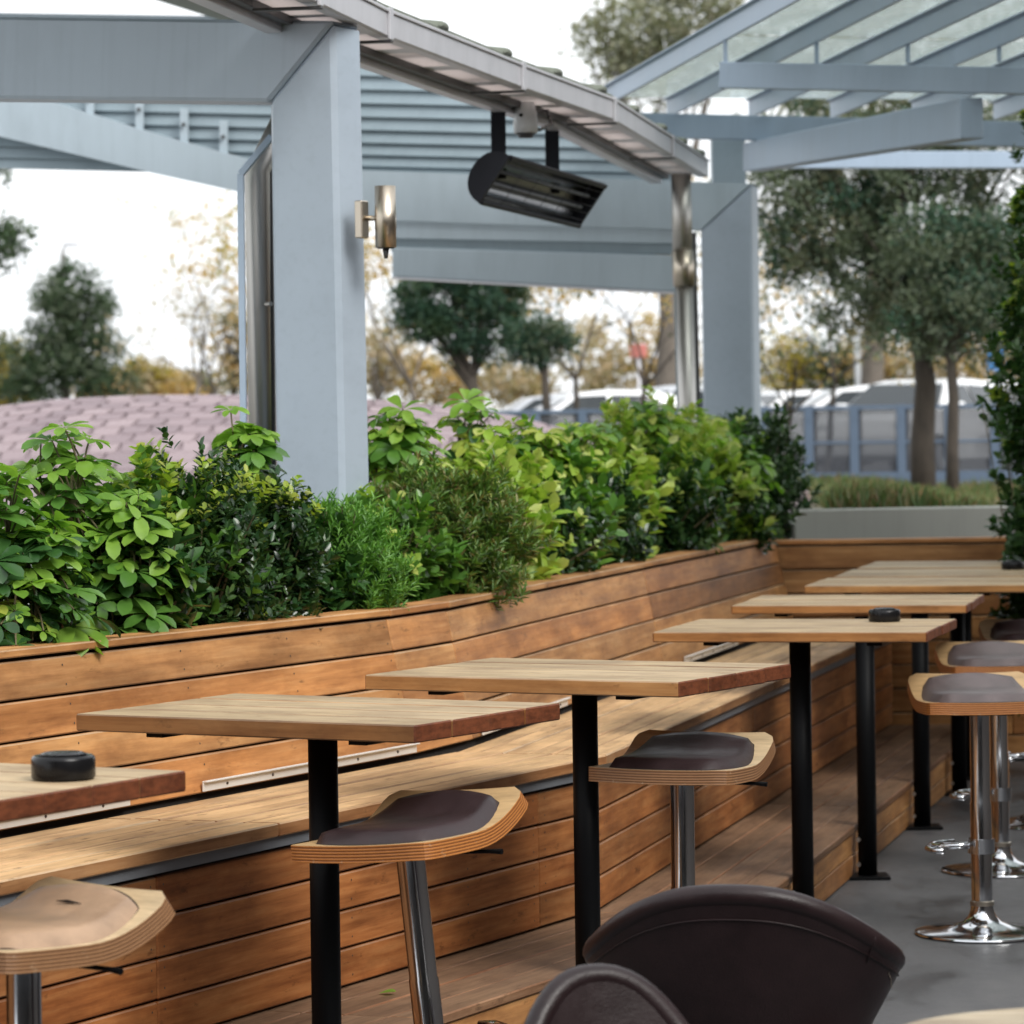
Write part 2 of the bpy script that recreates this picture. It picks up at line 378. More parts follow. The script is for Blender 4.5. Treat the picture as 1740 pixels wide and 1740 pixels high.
# fine fence mesh: half see-through metal weave
m, n, b, out = new_mat('fence_mesh_weave')
tr = n.nodes.new('ShaderNodeBsdfTransparent'); b.inputs['Base Color'].default_value = (.05, .056, .07, 1); b.inputs['Roughness'].default_value = .6
ms = n.nodes.new('ShaderNodeMixShader'); ms.inputs[0].default_value = .6
n.links.new(tr.outputs[0], ms.inputs[1]); n.links.new(b.outputs[0], ms.inputs[2]); n.links.new(ms.outputs[0], out.inputs[0]); M['fence_mesh'] = m
def carpaint(name, col):
    m, n, b, out = new_mat(name); b.inputs['Base Color'].default_value = (*col, 1); b.inputs['Roughness'].default_value = .3
    b.inputs['Coat Weight'].default_value = .8; b.inputs['Coat Roughness'].default_value = .05; return m
M['car_white'] = carpaint('white_car_paint', (.74, .75, .76)); M['car_silver'] = carpaint('silver_car_paint', (.42, .44, .47)); M['car_dark'] = carpaint('dark_grey_car_paint', (.06, .065, .075))
M['car_glass'] = paint('car_window', (.02, .026, .03), .08, var=.05, bumps=0, spec=.3); M['tyre'] = paint('tyre', (.02, .02, .02), .85); M['rim'] = paint('alloy', (.4, .41, .42), .3, metal=1)
M['tail_red'] = paint('tail_lamp_red', (.4, .02, .02), .2); M['sign_red'] = paint('sign_red', (.5, .16, .13), .5); M['sign_blue'] = paint('sign_blue', (.05, .25, .6), .5)

# ================================================================== THE SETTING
GZ = 0.93            # outer ground level behind the planter (the terrace is sunk below it)
tag(link('patio_floor', mesh_of('patio_floor', [(-14, -8, 0), (14, -8, 0), (14, 24, 0), (-14, 24, 0)], [(0, 1, 2, 3)], M['floor'])), 'grey concrete patio floor', None, None, 'structure')

# bench geometry: two straight runs meeting at an obtuse angle; offset o is measured from the seat's front edge, + towards the room
A1, A2 = rad(26.6), rad(13.7)
D1 = Vector((math.sin(A1), math.cos(A1))); D2 = Vector((math.sin(A2), math.cos(A2)))
N1 = Vector((D1.y, -D1.x)); N2 = Vector((D2.y, -D2.x))
P1 = Vector((-.493, 9.676)); P2 = Vector((1.150, 14.801)); WALL_Y = 18.1
def Mid(o):      # where the two runs meet at offset o
    a = P1 + N1 * o; b = P2 + N2 * o
    den = D1.x * D2.y - D1.y * D2.x; t = ((b.x - a.x) * D2.y - (b.y - a.y) * D2.x) / den
    return a + D1 * t
def run1(o, s): return Mid(o) + D1 * s          # s < 0 : before the bend
def run2(o, s): return Mid(o) + D2 * s
def End(o): mm = Mid(o); return mm + D2 * ((WALL_Y - mm.y) / D2.y)
S0 = -6.2
def runs(oa, ob, kind, k=0):
    """plan quads (a0,a1,b1,b0) of the boards of one course between offsets oa and ob"""
    L2 = (End(oa) - Mid(oa)).length
    if kind == 'mitre': cuts1 = [S0, -2.05 + .0 * k, 0]; cuts2 = [0, 3.25, None]
    elif kind == 'back': cuts1 = [S0, -3.3, -.26]; cuts2 = [.26, 3.5, None]
    elif kind == 'front': cuts1 = [S0, -2.6, -.42, 0]; cuts2 = [0, 2.9, None]
    q = []
    for a, b in zip(cuts1, cuts1[1:]): q.append((run1(oa, a), run1(oa, b), run1(ob, b), run1(ob, a)))
    if kind == 'back': q.append((run1(oa, -.26), run2(oa, .26), run2(ob, .26), run1(ob, -.26)))
    for a, b in zip(cuts2, cuts2[1:]):
        q.append((run2(oa, a), run2(oa, b) if b is not None else End(oa), run2(ob, b) if b is not None else End(ob), run2(ob, a)))
    return q
def v3(p, z): return Vector((p.x, p.y, z))
def shrink(q, g):
    a0, a1, b1, b0 = q; d = (a1 - a0).normalized() * g
    return (a0 + d, a1 - d, b1 - d, b0 + d)

bench = thing('bench', 'long stained timber bench with slatted back following the planter', 'bench', v3(run1(0, -2), 0))
# ---- seat boards
nb = 6; wd = .50 / nb
for i in range(nb):
    oa, ob = -.02 - i * wd + .018, -.02 - (i + 1) * wd + .022
    if i == 0: oa = .012
    for q in runs(oa, ob, 'mitre', i):
        q = shrink(q, .0012); z0, z1 = .664, .700 - .0015 * (i % 2)
        hexa(bench, 'seat_board', [v3(p, z0) for p in q] + [v3(p, z1) for p in q], q[1] - q[0], M['wood_seat'], .004)
for q in runs(-.03, -.5, 'mitre'):
    hexa(bench, 'seat_support', [v3(p, .60) for p in shrink(q, .02)] + [v3(p, .655) for p in shrink(q, .02)], q[1] - q[0], M['dark_gap'], 0)
for q in runs(-.006, -.02, 'mitre'):
    hexa(bench, 'shadow_channel', [v3(p, .632) for p in q] + [v3(p, .6625) for p in q], q[1] - q[0], M['channel'], 0)
# ---- back boards (leaning)
def o_back(z): return -.50 - (z - .70) / .44 * .095
zb = [.715, .826, .932, 1.037, 1.142]
for k in range(4):
    z0, z1 = zb[k] + .003, zb[k + 1] - .003
    lo, hi = o_back(z0), o_back(z1)
    for qa, qb in zip(runs(lo, lo - .022, 'back'), runs(hi, hi - .022, 'back')):
        qa = shrink(qa, .0015); qb = shrink(qb, .0015)
        hexa(bench, 'back_board', [v3(p, z0) for p in qa] + [v3(p, z1) for p in qb], qa[1] - qa[0], M['wood_back'], .004)
for qa, qb in zip(runs(o_back(.6) - .026, o_back(.6) - .04, 'back'), runs(o_back(1.14) - .026, o_back(1.14) - .04, 'back')):
    hexa(bench, 'backing', [v3(p, .6) for p in qa] + [v3(p, 1.145) for p in qb], qa[1] - qa[0], M['dark_gap'], 0)
for q in runs(-.583, -.70, 'back'):
    q = shrink(q, .001)
    hexa(bench, 'cap_board', [v3(p, 1.150) for p in q] + [v3(p, 1.172) for p in q], q[1] - q[0], M['wood_back'], .004)
# ---- front boards
zf = [.204, .309, .414, .519, .624]
for k in range(4):
    for q in runs(-.022, -.044, 'front'):
        q = shrink(q, .0015)
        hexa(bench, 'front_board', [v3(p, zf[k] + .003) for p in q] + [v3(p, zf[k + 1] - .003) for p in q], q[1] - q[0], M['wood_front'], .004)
for q in runs(-.05, -.06, 'front'):
    hexa(bench, 'backing', [v3(p, .2) for p in q] + [v3(p, .63) for p in q], q[1] - q[0], M['dark_gap'], 0)
# ---- screws on back and front boards
bm = bmesh.new()
def screw(p, nrm):
    nrm = Vector(nrm).normalized(); a = nrm.orthogonal().normalized(); b_ = nrm.cross(a)
    vs_ = [bm.verts.new(p + nrm * .0012 + (a * math.cos(t * math.tau / 6) + b_ * math.sin(t * math.tau / 6)) * .0032) for t in range(6)]
    bm.faces.new(vs_)
for k in range(4):
    for dz in (.028, .080):
        z = zb[k] + dz; o = o_back(z)
        for s in (-4.3, -3.28, -2.72, -2.1, -1.5, -.9, -.29): screw(v3(run1(o, s), z) - bench.location, (N1.x, N1.y, .2))
        for s in (.3, 1.2, 2.2, 3.46, 3.54, 4.5, 5.5): screw(v3(run2(o, s), z) - bench.location, (N2.x, N2.y, .2))
        z = zf[k] + dz
        for s in (-3.6, -2.63, -2.57, -1.6, -.9, -.46, -.38, -.03): screw(v3(run1(-.022, s), z) - bench.location, (N1.x, N1.y, 0))
        for s in (.04, 1.0, 2.0, 2.86, 2.94): screw(v3(run2(-.022, s), z) - bench.location, (N2.x, N2.y, 0))
for f_ in bm.faces: f_.normal_update()
me = bpy.data.meshes.new('screws'); bm.to_mesh(me); bm.free(); me.materials.append(M['screw'])
tag(link('screws', me, bench), kind='stuff')
# ---- aluminium angle strips along the foot of the back
def strip(pa, pb, nn):
    up = Vector((0, 0, 1)); a = v3(pa, 0); b_ = v3(pb, 0); n3 = Vector((nn.x, nn.y, 0))
    d = (b_ - a).normalized()
    def box(o0, o1, z0, z1, nm, mat):
        hexa(bench, nm, [a + n3 * o0 + up * z0, b_ + n3 * o0 + up * z0, b_ + n3 * o1 + up * z0, a + n3 * o1 + up * z0,
                         a + n3 * o0 + up * z1, b_ + n3 * o0 + up * z1, b_ + n3 * o1 + up * z1, a + n3 * o1 + up * z1], d, mat, .001)
    box(-.001, .004, .722, .752, 'metal_strip', M['aluminium'])
    box(.004, .016, .748, .753, 'metal_strip', M['aluminium'])
    for i in range(5):
        p = a + d * ((b_ - a).length * (i + .5) / 5) + n3 * .004 + up * .735
        bmx = bmesh.new(); tube(bmx, [p - bench.location, p + n3 * .003 - bench.location], .004, 8)
        link('strip_screw', bm_mesh('strip_screw', bmx, M['screw']), bench)
for s0, s1 in ((-3.3, -1.93), (-1.55, -.27)): strip(run1(-.498, s0), run1(-.498, s1), N1)
for s0, s1 in ((.35, 1.62), (3.9, 5.2)): strip(run2(-.498, s0), run2(-.498, s1), N2)

# ---- foot platform
plat = thing('foot_platform', 'low weathered timber foot step running along the bench', 'step', v3(run1(.4, -2), 0))
PW = .44; nb = 4; wd = PW / nb
for i in range(nb):
    oa, ob = -.05 + (i + 1) * (PW + .05) / nb - .0025, -.05 + i * (PW + .05) / nb + .0025
    for q in runs(oa, ob, 'mitre', i):
        q = shrink(q, .0015)
        if i % 2: pass
        hexa(plat, 'deck_board', [v3(p, .172) for p in q] + [v3(p, .1985 + .001 * (i % 2)) for p in q], q[1] - q[0], M['wood_deck'], .004)
for z0, z1 in ((.006, .086), (.091, .170)):
    for q in runs(PW - .012, PW - .032, 'front'):
        q = shrink(q, .0015)
        hexa(plat, 'riser_board', [v3(p, z0) for p in q] + [v3(p, z1) for p in q], q[1] - q[0], M['wood_back'], .003)
for q in runs(PW - .036, 0, 'mitre'):
    hexa(plat, 'backing', [v3(p, .004) for p in q] + [v3(p, .168) for p in q], q[1] - q[0], M['dark_gap'], 0)

# ---- end wall clad in boards
ew = thing('timber_end_wall', 'horizontal board-clad wall closing the far end of the terrace', 'wall', (3.0, WALL_Y, 0))
k = 0; z = .012
while z < 1.10:
    xs = [1.2, 2.55 if k % 2 else 3.3, 6.5]
    for xa, xb in zip(xs, xs[1:]):
        ya = WALL_Y + .03
        hexa(ew, 'wall_board', [(xa + .002, ya, z + .003), (xb - .002, ya, z + .003), (xb - .002, ya + .025, z + .003), (xa + .002, ya + .025, z + .003),
                                (xa + .002, ya, z + .120), (xb - .002, ya, z + .120), (xb - .002, ya + .025, z + .120), (xa + .002, ya + .025, z + .120)], (1, 0, 0), M['wood_back'], .004)
    z += .1235; k += 1
hexa(ew, 'cap_board', [(1.2, WALL_Y + .02, 1.128), (6.5, WALL_Y + .02, 1.128), (6.5, WALL_Y + .16, 1.128), (1.2, WALL_Y + .16, 1.128),
                       (1.2, WALL_Y + .02, 1.152), (6.5, WALL_Y + .02, 1.152), (6.5, WALL_Y + .16, 1.152), (1.2, WALL_Y + .16, 1.152)], (1, 0, 0), M['wood_back'], .004)
hexa(ew, 'backing', [(1.25, WALL_Y + .06, .01), (6.4, WALL_Y + .06, .01), (6.4, WALL_Y + .14, .01), (1.25, WALL_Y + .14, .01),
                     (1.25, WALL_Y + .06, 1.125), (6.4, WALL_Y + .06, 1.125), (6.4, WALL_Y + .14, 1.125), (1.25, WALL_Y + .14, 1.125)], (1, 0, 0), M['dark_gap'], 0)
gw = hexa(None, 'rendered_wall', [(1.49, 18.72, 0), (6.5, 18.72, 0), (6.5, 18.92, 0), (1.49, 18.92, 0), (1.49, 18.72, 1.292), (6.5, 18.72, 1.312), (6.5, 18.92, 1.312), (1.49, 18.92, 1.292)], (1, 0, 0), M['concrete_wall'], .008)
tag(gw, 'plain grey rendered low wall behind the timber end wall', 'wall')

# ---- planter box behind the bench back
pl = thing('planter_box', 'long timber planter trough filled with dark soil behind the bench', 'planter', v3(run1(-1, -2), 0))
for q in runs(-1.40, -1.43, 'mitre'):
    for z0 in (.70, .82, .94, 1.06):
        hexa(pl, 'rear_board', [v3(p, z0 + .003) for p in q] + [v3(p, z0 + .117) for p in q], q[1] - q[0], M['wood_back'], .003)
for q in runs(-.655, -1.395, 'mitre'):
    hexa(pl, 'soil', [v3(p, .6) for p in q] + [v3(p, 1.105) for p in q], q[1] - q[0], M['soil'], 0)
hexa(pl, 'end_board', [v3(End(-.62), .7), v3(End(-1.43), .7), v3(End(-1.43) + Vector((0, .03)), .7), v3(End(-.62) + Vector((0, .03)), .7),
                       v3(End(-.62), 1.14), v3(End(-1.43), 1.14), v3(End(-1.43) + Vector((0, .03)), 1.14), v3(End(-.62) + Vector((0, .03)), 1.14)], (1, 0, 0), M['wood_back'], .003)

# ---- outer ground, higher than the terrace: pale paving near, car park and field farther out, to the horizon
def sheet(name, pts, z, mat, label=None):
    return tag(link(name, mesh_of(name, [(p[0], p[1], z) for p in pts], [tuple(range(len(pts)))], mat)), label, None, None, 'structure')
g0, g1, g2 = run1(-1.45, S0), Mid(-1.45), End(-1.45)
sheet('outer_paving', [(g0.x, g0.y), (g1.x, g1.y), (g2.x, g2.y), (1.45, 18.93), (12, 18.93), (12, 30), (-30, 30), (-30, g0.y)], GZ, M['paving'])
sheet('car_park', [(-60, 41), (80, 41), (80, 110), (-60, 110)], GZ + .03, M['asphalt'])
sheet('far_ground', [(-900, 30), (900, 30), (900, 1500), (-900, 1500)], GZ - .05, paint('dry_grass_ground', (.11, .12, .055), .95, var=.3, scale=.1))
rw = [v3(g0, 0), v3(g1, 0), v3(g2, 0), Vector((1.45, 18.93, 0))]
tag(link('retaining_wall', mesh_of('retaining_wall', rw + [p + Vector((0, 0, GZ)) for p in rw], [(0, 1, 5, 4), (1, 2, 6, 5), (2, 3, 7, 6)], M['concrete_wall'])), 'concrete face holding back the outer ground', None, None, 'structure')
# white painted parking lines
for i in range(9):
    x = -8 + i * 2.6
    tag(link('parking_line', mesh_of('parking_line', [(x, 56, GZ + .035), (x + .1, 56, GZ + .035), (x + .1, 61, GZ + .035), (x, 61, GZ + .035)], [(0, 1, 2, 3)], M['white_plastic'])), kind='structure')
# unseen venue wall and awning behind the camera, added to block sky light
bw = link('unseen_sky_blocker', mesh_of('unseen_sky_blocker', [(-9, -3.2, 0), (11, -3.2, 0), (11, -3.2, 5.0), (-9, -3.2, 5.0), (-9, 2.6, 3.4), (11, 2.6, 3.4), (-9, 2.6, 3.55), (11, 2.6, 3.55), (-9, -3.2, 3.9), (11, -3.2, 3.9), (-9, -3.2, 3.75), (11, -3.2, 3.75)],
     [(0, 1, 2, 3), (4, 5, 11, 10), (6, 8, 9, 7), (4, 6, 7, 5)], paint('sky_blocker_dark', (.09, .08, .075), .6)))
tag(bw, 'unseen wall and awning added to block sky light', None, None, 'structure')
vr = link('unseen_side_blocker', mesh_of('unseen_side_blocker', [(4.6, -3.2, 0), (4.6, 16.5, 0), (4.6, 16.5, 4.6), (4.6, -3.2, 4.6)], [(0, 1, 2, 3)], paint('side_blocker_dark', (.10, .085, .075), .6)))  # unseen dark wall at the right, added to shut out sky light
tag(vr, 'unseen side wall added to block sky light', None, None, 'structure')

# ================================================================== FURNITURE
def table(cx, cy, ang, a, b_, thick, leg, label, nplk=4, flat_leg_floor=True, mat='wood_table', ztop=1.05):
    """bar table; a = across the bench, b_ = along it, boards run across; leg = world XY of the single post"""
    t = thing('bar_table', label, 'table', (cx, cy, 0), 0, 'bar tables along the bench')
    bd = Vector((math.sin(ang), math.cos(ang), 0)); ad = Vector((bd.y, -bd.x, 0)); c = Vector((cx, cy, 0)); up = Vector((0, 0, 1))
    w_ = b_ / nplk
    for i in range(nplk):
        m0, m1 = -b_ / 2 + i * w_ + .0016, -b_ / 2 + (i + 1) * w_ - .0016
        e = rnd.uniform(-.003, .003); dz = rnd.uniform(-.001, .001)
        lo = [c + ad * (-a / 2 + e) + bd * m0, c + ad * (a / 2 + e) + bd * m0, c + ad * (a / 2 + e) + bd * m1, c + ad * (-a / 2 + e) + bd * m1]
        hexa(t, 'top_plank', [p + up * (ztop - thick + dz) for p in lo] + [p + up * (ztop + dz) for p in lo], ad, M[mat], .0035)
    for s in (-.3, .3):
        p0 = c + ad * a * s - bd * b_ * .42 + up * (ztop - thick - .008); p1 = c + ad * a * s + bd * b_ * .42 + up * (ztop - thick - .008)
        bar(t, 'batten', p0, p1, .05, .014, M['black_metal'], bev=.001)
    L = Vector((leg[0], leg[1], 0)) - c
    po_ = link('post', tube_me('post', [L + up * .012, L + up * (ztop - thick - .016)], .0365, M['black_metal'], 24), t)
    bmx = bmesh.new(); cbox(bmx, 0, 0, 0, .16, .16, .012, .003)
    link('foot_plate', bm_mesh('foot_plate', bmx, M['black_metal']), po_, loc=L + up * .0065)
    for zz in (.055, .15):
        bmx = bmesh.new(); tube(bmx, [L - ad * .03 + up * zz - bd * .045, L - ad * .03 + up * zz + bd * .045], .008, 8)
        link('bolt', bm_mesh('bolt', bmx, M['stainless']), po_)
    return t
def off_leg(px, o, sec=1):
    u = (px - 870) / FPX; nn, pp = (N1, P1) if sec == 1 else (N2, P2)
    d = nn.dot(pp) + o; Y = d / (u * nn.x + nn.y); return (u * Y, Y)
r30 = rad(29.5)
def from_corner(fr, ang, a, b_):     # centre from the far right corner
    bd = Vector((math.sin(ang), math.cos(ang))); ad = Vector((bd.y, -bd.x)); c = Vector(fr) - bd * b_ / 2 - ad * a / 2; return c.x, c.y
c1 = from_corner((-.669, 7.18), r30, .98, .80)
table(*c1, r30, .98, .80, .042, (c1[0], c1[1]), 'nearest bar table, cut by the left edge, carrying a black ashtray', 5)
table(-.486, 8.746, rad(30), .98, .69, .042, off_leg(541, PW + .045), 'empty bar table with dark end grain, left of centre above a dark padded stool')
table(.185, 10.06, rad(28), .98, .76, .042, off_leg(987, PW + .045), 'empty bar table in the middle, right behind the nearest fully visible one')
table(1.009, 12.13, rad(13.8), .92, .84, .034, off_leg(1354, PW + .045, 2), 'thinner bar table with a black ashtray near its right end')
table(1.36, 13.86, rad(12), .90, .83, .032, off_leg(1464, PW + .045, 2), 'empty thin bar table between the two tables that carry far ashtrays')
table(1.79, 15.42, rad(12), .95, .83, .032, off_leg(1558, PW + .045, 2), 'far bar table, first of the row that ends at the timber wall')
table(2.00, 16.36, rad(12.2), .95, .83, .032, off_leg(1622, PW + .045, 2), 'far bar table with a black ashtray beside the climbing shrub')
table(2.20, 17.28, rad(12.2), .95, .83, .032, (2.2, 17.28), 'farthest bar table, tucked against the timber end wall')

def ashtray(px, py, label, r=.062, h=.046):
    p = atz(px, py, 1.052)
    t = thing('ashtray', label, 'ashtray', p, 0, 'black ashtrays on the tables')
    bo_ = link('bowl', lathe_me('bowl', [(0, .0), (r, 0), (r + .002, .004), (r + .002, h - .008), (r, h - .003), (r - .004, h), (r - .012, h - .001), (r - .014, h - .01), (0, h - .01)], M['black_plastic'], 48), t)
    link('lid', lathe_me('lid', [(r - .016, h - .009), (r - .016, h + .003), (r - .024, h + .006), (r - .03, h + .003), (r - .036, h + .006), (.014, h + .007), (0, h + .005)], M['black_plastic'], 48), t)
    return t
ashtray(108, 1322, 'black round ashtray on the nearest table at the left edge')
ashtray(1503, 1055, 'black round ashtray on the thinner table right of centre', .054, .04)
ashtray(1722, 967, 'black round ashtray on a far table at the right edge', .054, .036)

# ---- stools: bent plywood seat with a raised rear lip, vinyl pad, chrome column and base
def seat_profile(t):          # t 0 (front) .. 1 (rear): height of the sheet
    if t < .5: return .006 * (1 - t / .5) ** 2
    k = (t - .5) / .5; return .078 * k ** 2.1
def stool_seat(mat, W=.425, Dp=.40, th=.040):
    nx, ny = 14, 18; V = []; F = []; UV = []
    def outline(t, s):        # rounded corners in plan
        y = (t - .5) * Dp; rc = .035; x = s * W / 2
        e = min(t, 1 - t) * Dp
        if e < rc: x *= (W / 2 - rc + math.sqrt(max(0, rc * rc - (rc - e) ** 2))) / (W / 2)
        return x, y
    for lay in (0, 1):
        for j in range(ny + 1):
            t = j / ny; t = .5 - .5 * math.cos(t * math.pi) * .5 - .5 * (1 - 2 * t) * .5
            for i in range(nx + 1):
                s = -1 + 2 * i / nx; x, y = outline(t, s)
                sl = (seat_profile(min(1, t + .01)) - seat_profile(max(0, t - .01))) / (.02 * Dp)
                nn = Vector((0, -sl, 1)).normalized()
                z = seat_profile(t) + .004 * s * s
                p = Vector((x, y, z)) - nn * (th if lay == 0 else 0)
                V.append(p)
    st = nx + 1; off = (ny + 1) * st
    def quad(a, b_, c, d, uv): F.append((a, b_, c, d)); UV.append(uv)
    for j in range(ny):
        for i in range(nx):
            a = j * st + i
            quad(a, a + st, a + st + 1, a + 1, [(-1, 0)] * 4)
            quad(off + a, off + a + 1, off + a + st + 1, off + a + st, [(-1, 1)] * 4)
    E4 = [(0, 0), (0, 0), (0, 1), (0, 1)]
    for j in range(ny):
        a = j * st; quad(a + st, a, off + a, off + a + st, E4)
        a = j * st + nx; quad(a, a + st, off + a + st, off + a, E4)
    for i in range(nx):
        quad(i, i + 1, off + i + 1, off + i, E4)
        a = ny * st + i; quad(a + 1, a, off + a, off + a + 1, E4)
    me = mesh_of('seat', V, F, mat); uvl = me.uv_layers.new(name='UVMap'); k = 0
    for u in UV:
        for q in u: uvl.data[k].uv = q; k += 1
    me.polygons.foreach_set('use_smooth', [True] * len(F))
    me.set_sharp_from_angle(angle=rad(40)); return me
def stool_pad(mat, W=.385, Dp=.375, h=.034):
    nx, ny = 16, 18; V = []; F = []
    for j in range(ny + 1):
        for i in range(nx + 1):
            a = -1 + 2 * i / nx; b_ = -1 + 2 * j / ny
            # squircle mapping
            x = a * math.sqrt(1 - b_ * b_ * .32); y = b_ * math.sqrt(1 - a * a * .32)
            r = max(abs(a), abs(b_)); t = .5 + (y * Dp / 2 + .004) / .40
            prof = (1 - r ** 7) ** .5 if r < 1 else 0
            V.append((x * W / 2, y * Dp / 2 + .004, seat_profile(min(1, max(0, t))) + .001 + h * prof))
    st = nx + 1
    for j in range(ny):
        for i in range(nx): a = j * st + i; F.append((a, a + 1, a + st + 1, a + st))
    return mesh_of('pad', V, F, mat, True)
SEAT_O, SEAT_W = stool_seat(M['ply_orange']), stool_seat(M['ply_worn'])
PAD_GAP_SHADE = stool_pad(M['dark_gap'], .393, .383, .008)  # dark rim under the pad stands in for the shaded gap
PADS = {k: stool_pad(M[k]) for k in ('pad_dark', 'pad_tan', 'pad_grey')}
COL_ME = lathe_me('column', [(.036, .03), (.036, .44), (.034, .445), (.034, .735)], M['chrome'], 32)
BASE_ME = lathe_me('base', [(0, .0), (.225, 0), (.231, .005), (.229, .010), (.215, .014), (.15, .020), (.10, .029), (.065, .043), (.047, .062), (.040, .082), (.038, .10)], M['chrome'], 64)
COLLAR_ME = lathe_me('collar', [(.0355, .098), (.041, .098), (.041, .112), (.0365, .115)], M['nickel'], 32)
bm = bmesh.new()
tube(bm, [(.0, -.03, .30), (.0, -.17, .295)], .012, 10); tube(bm, [(-.13, -.11, .295), (-.115, -.15, .295), (-.06, -.175, .295), (.06, -.175, .295), (.115, -.15, .295), (.13, -.11, .295)], .0105, 10)
FOOT_ME = bm_mesh('footrest', bm, M['chrome'], True)
CLAMP_ME = lathe_me('footrest_clamp', [(.037, .275), (.045, .275), (.045, .325), (.037, .325)], M['chrome'], 32)
bm = bmesh.new(); cbox(bm, 0, 0, .744, .2, .2, .010, .003); PLATE_ME = bm_mesh('mounting_plate', bm, M['black_metal'])
bm = bmesh.new(); tube(bm, [(.04, .02, .738), (.20, .05, .735), (.235, .055, .733)], [.005, .005, .007], 8); LEVER_ME = bm_mesh('height_lever', bm, M['black_metal'])
def stool(x, y, rz, seat, pad, label, h=.79, tilt=0, foot_rz=0):
    t = thing('bar_stool', label, 'stool', (x, y, 0), rz, 'plywood bar stools'); dz = h - .785
    t.rotation_euler = (Matrix.Rotation(rad(tilt), 3, 'Y') @ Matrix.Rotation(rz, 3, 'Z')).to_euler()
    link('seat', seat, t, (0, 0, .784 + dz)); pd_ = link('pad', PADS[pad], t, (0, 0, .784 + dz)); link('pad_gap_shade', PAD_GAP_SHADE, pd_)
    mp_ = link('mounting_plate', PLATE_ME, t, (0, 0, dz)); link('height_lever', LEVER_ME, mp_)
    c = link('column', COL_ME, t); c.scale = (1, 1, 1 + dz / .735)
    link('base', BASE_ME, t); link('collar', COLLAR_ME, t)
    fr_ = link('footrest', FOOT_ME, t, rot=(0, 0, foot_rz)); link('footrest_clamp', CLAMP_ME, fr_)
    return t
st1 = stool(-.955, 6.80, rad(-46), SEAT_W, 'pad_tan', 'bar stool with a torn tan seat pad at the bottom left corner', .772, 0, 2.2)
link('tear', tube_me('tear', [(-.02, .095, .057), (.01, .10, .0582), (.05, .102, .057)], [.0008, .0035, .0008], M['dark_gap'], 6), [c for c in st1.children if c.name.startswith('pad')][0])
stool(-.185, 8.36, rad(-38), SEAT_O, 'pad_dark', 'leaning bar stool with plum pad and orange plywood edge under the nearest full table', .782, -5.5, 2.2)
stool(.465, 9.95, rad(-24), SEAT_W, 'pad_dark', 'bar stool with worn brown plywood edge and dark pad in front of the middle table', .782, 0, 2.5)
stool(1.575, 12.0, rad(4), SEAT_O, 'pad_grey', 'bar stool at the right with taupe pad and its whole chrome base showing', .795, 0, -1.9)
stool(1.87, 13.68, rad(4), SEAT_O, 'pad_grey', 'bar stool half hidden behind the right one with the showing chrome base', .800, 0, -2.0)
stool(2.25, 15.25, rad(4), SEAT_W, 'pad_dark', 'farthest bar stool cut by the right edge, brown edge only', .80, 0, -1.7)

# ---- tub chairs in the foreground and a pale round table
def tub_chair(x, y, rz, label, W=.345, top=.765, arm=.60):
    t = thing('tub_chair', label, 'chair', (x, y, 0), rz, 'dark leather tub chairs')
    nA, prof = 44, []
    amax = rad(112)
    def rim(a):      # rim height round the shell: an arch, highest at the back
        q = abs(a); d = math.sin(min(q, math.pi / 2)) ** 2.4 + max(0, q - math.pi / 2) * 1.1
        return top - (top - arm) * d
    def rad_at(a, f):   # plan radius; f 0 at the base, 1 at the rim
        return W * (.40 + .60 * f ** .8) * (1 - .30 * max(0, abs(a) - rad(62)) ** 1.5)
    nF = 12
    def surf(off, name, mat):
        V = []; F = []
        for i in range(nA + 1):
            a = -amax + 2 * amax * i / nA
            zr = rim(a)
            for j in range(nF + 1):
                f = j / nF; z = .27 + (zr - .27) * f; r = rad_at(a, f) + off
                V.append((r * math.sin(a) * 1.02, r * math.cos(a) * .92, z))
        for i in range(nA):
            for j in range(nF):
                p = i * (nF + 1) + j; F.append((p, p + nF + 1, p + nF + 2, p + 1))
        return link(name, mesh_of(name, V, F, mat, True), t)
    surf(0, 'outer_shell', M['leather_brown']); surf(-.045, 'inner_shell', M['leather_brown'])
    pts = []
    for i in range(nA + 1):
        a = -amax + 2 * amax * i / nA; r = rad_at(a, 1) - .0225
        pts.append((r * math.sin(a) * 1.02, r * math.cos(a) * .92, rim(a)))
    lo = [(pts[0][0] * .9, pts[0][1], .29)] + pts + [(pts[-1][0] * .9, pts[-1][1], .29)]
    link('rim_roll', tube_me('rim_roll', lo, .0235, M['leather_brown'], 12), t)
    pp = []
    for i in range(nA + 1):
        a = -amax + 2 * amax * i / nA; f = .90; r = rad_at(a, f) + .002; pp.append((r * math.sin(a) * 1.02, r * math.cos(a) * .92, .27 + (rim(a) - .27) * f))
    link('piping', tube_me('piping', pp, .0018, M['leather_brown'], 6), t)
    bmx = bmesh.new(); cbox(bmx, 0, -.02, .36, W * 1.45, W * 1.5, .13, .05); link('seat_cushion', bm_mesh('seat_cushion', bmx, M['leather_brown'], True), t)
    for sx in (-1, 1):
        for sy in (-1, 1): link('leg', tube_me('leg', [(sx * W * .5, sy * W * .5, .285), (sx * W * .58, sy * W * .58, .0)], [.02, .013], M['black_metal'], 10), t)
    return t, rim, rad_at
chA, rimA, radA = tub_chair(.49, 7.60, rad(170), 'dark brown leather tub chair seen from behind in the foreground', .36, .765, .59)
